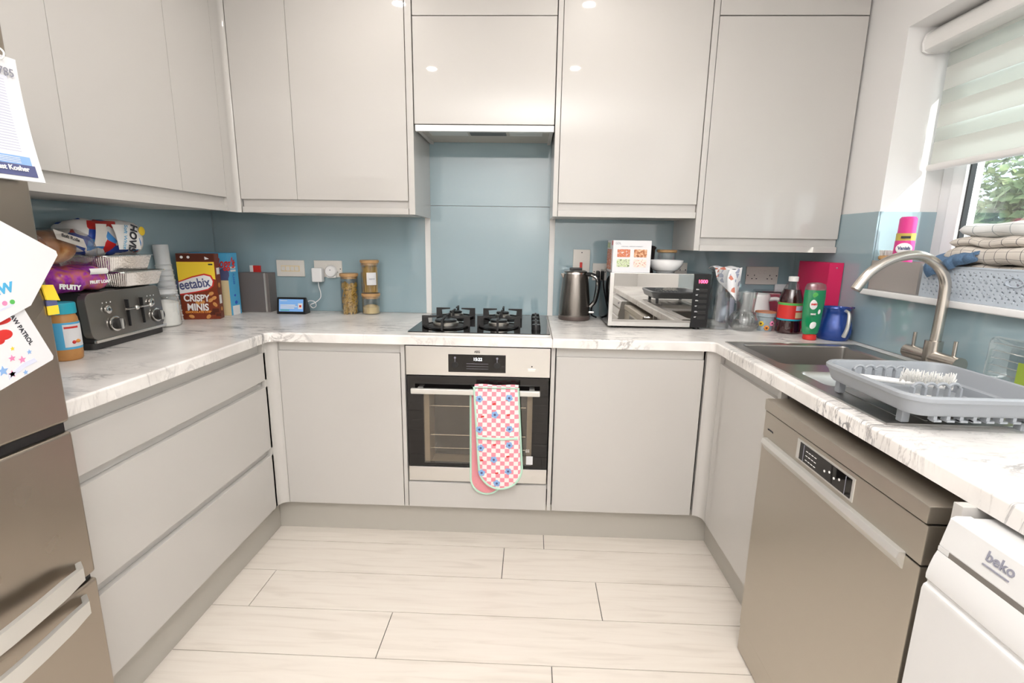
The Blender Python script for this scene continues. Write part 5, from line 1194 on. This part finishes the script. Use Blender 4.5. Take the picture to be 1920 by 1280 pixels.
P('gold_band', B().lathe([(.0325, .178), (.0325, .204)], (0, 0, 0), 'gold', 32, Matrix.Diagonal((.82, 1, 1, 1)), False), t, local=True, label='black and gold band')
P('band_print', wrap(.0331, -150, -100, .186, .194, 'ink'), t, local=True)
P('logo_oval', B().ball((.0325 * math.cos(R(-126)), .0325 * math.sin(R(-126)), .150), (.024, .0045, .020), 'txt', 20, Matrix.Rotation(R(-36), 4, 'Z')), t, local=True)
TX(t, 'Vanish', .016, (.0374 * math.cos(R(-126)), .0374 * math.sin(R(-126)), .151), (R(90), 0, R(-36)), 'navy', world=False, bold=.0006, sx=.85)
t = T('small_brush', 'small round brush with white bristles and wooden back in the taupe tub', 'brush', (1.850, -.602, ZS + .010))
P('handle', B().cyl((0, 0, 0), (0, 0, .10), .012, 'wood').lathe([(.018, .10), (.024, .104), (.024, .114), (.018, .118)], (0, 0, 0), 'wood', 24), t, local=True)
b = B(); rn = random.Random(2)
for i in range(140): a = rn.uniform(0, 6.28); q = .020 * math.sqrt(rn.random()); b.tube([(q * math.cos(a), q * math.sin(a), .117), (q * 1.2 * math.cos(a), q * 1.2 * math.sin(a), .137)], .0008, 'bristle', 4, False)
P('bristles', b, t, local=True)
S('soap_bar', B().box(1.93, 1.99, -.79, -.70, ZS, ZS + .085, 'white', .01, 3), 'white block standing behind the tub close to the window frame', 'box')
# basket with folded cloths
kt = T('laundry_basket', 'pale grey perforated plastic basket on the window sill', 'basket', (1.87, -1.09, ZS)); cx0, cx1, cy0, cy1, ch = 1.805, 1.985, -1.33, -.850, .100
def wallp(p, q):
    p, q = Vector(p), Vector(q); L_ = (q - p).length; nu = int(L_ / .0046); nv = int(ch / .0046); t_ = bmesh.new()
    V = [[t_.verts.new(p.lerp(q, i / nu) + Vector((0, 0, ch * j / nv))) for j in range(nv + 1)] for i in range(nu + 1)]
    for i in range(nu):
        for j in range(nv):
            a, c, d_, e_ = V[i][j], V[i + 1][j], V[i + 1][j + 1], V[i][j + 1]
            if 2 <= j < nv - 2 and 2 <= i < nu - 2 and (i + 2 * (j // 2 % 2)) % 4 < 1 + (j % 4 == 0) and j % 2 == 0: t_.faces.new((a, c, d_) if (i // 4 + j) % 3 else (a, d_, e_))
            else: t_.faces.new((a, c, d_, e_))
    t_.normal_update(); bmesh.ops.solidify(t_, geom=t_.faces[:], thickness=.0022); bmesh.ops.recalc_face_normals(t_, faces=t_.faces); b = B(); b._add(t_, 'basketp'); return b
for p, q in (((cx0, cy0, ZS), (cx0, cy1, ZS)), ((cx1, cy0, ZS), (cx1, cy1, ZS)), ((cx0, cy1, ZS), (cx1, cy1, ZS)), ((cx0, cy0, ZS), (cx1, cy0, ZS))): P('side_wall', wallp(p, q), kt, sm=0)
P('bottom', B().box(cx0, cx1, cy0, cy1, ZS, ZS + .003, 'basketp'), kt)
P('rim', B().tube([(cx0, cy0, ZS + ch), (cx0, cy1, ZS + ch), (cx1, cy1, ZS + ch), (cx1, cy0, ZS + ch)], .004, 'basketp', 8, False, closed=True), kt)
P('grip_hole', B().lathe([(.013, 0), (.017, .001), (.017, .003)], (cx0 - .004, -1.172, ZS + .068), 'basketp', 24, MY @ Matrix.Diagonal((.7, 1.5, 1, 1)), False).ball((cx0 + .0005, -1.172, ZS + .068), (.002, .019, .009), 'grey', 16), kt)
def folded(label, z, h, ya, yb, xa, xb, k, seed, nm='folded_cloth'):
    cy, cx = (ya + yb) / 2, (xa + xb) / 2
    def f(u, v):
        # closed pillow-like roll around the y axis; v goes round
        a = 2 * math.pi * v; e = .45
        c, s_ = math.cos(a), math.sin(a); X = (xb - xa) / 2 * (abs(c) ** e) * (1 if c > 0 else -1); Zz = h / 2 * (abs(s_) ** .8) * (1 if s_ > 0 else -1)
        end = (1 - max(0, 1 - min(u, 1 - u) / .085) ** 2.6) ** .5 * .86 + .14
        p = Vector((cx + X * (.9 + .1 * end), ya + (yb - ya) * u, z + h / 2 + Zz * end))
        return p + .010 * Vector((noise.noise(p * 11 + Vector((seed, 0, 0))), 0, noise.noise(p * 13 + Vector((0, seed, 0)))))
    b = B(); b.grid(f, 30, 40, k, 0, uv=True); return S(nm, b, label, 'cloth', sm=70)
zb_ = ZS + ch
folded('beige checked cloth at the bottom of the pile inside the basket', ZS + .06, .052, -1.32, -.900, 1.815, 1.975, 'linen', 1)
folded('beige black-checked folded cloth, middle of the pile on the basket', zb_ + .012, .056, -1.32, -.915, 1.800, 1.980, 'linen', 4)
folded('thinner beige black-checked folded cloth just under the white one', zb_ + .060, .034, -1.33, -.925, 1.805, 1.985, 'linen', 6)
folded('white checked folded cloth on top of the pile', zb_ + .088, .044, -1.34, -.945, 1.810, 1.985, 'linenw', 9)
b = B(); b.grid(lambda u, v: Vector((1.797 - .012 * math.sin(math.pi * v) + .05 * (1 - v) ** 3 + .003 * math.sin(30 * u + 3 * v), -.862 - .185 * u - .03 * v * (1 - u), ZS + .130 + .018 * u - .062 * v * (1 - .75 * u) + .003 * math.sin(12 * u))), 26, 16, 'denim', .010)
S('denim_cloth', b, 'blue denim cloth drooping over the left end of the basket', 'cloth', sm=70)
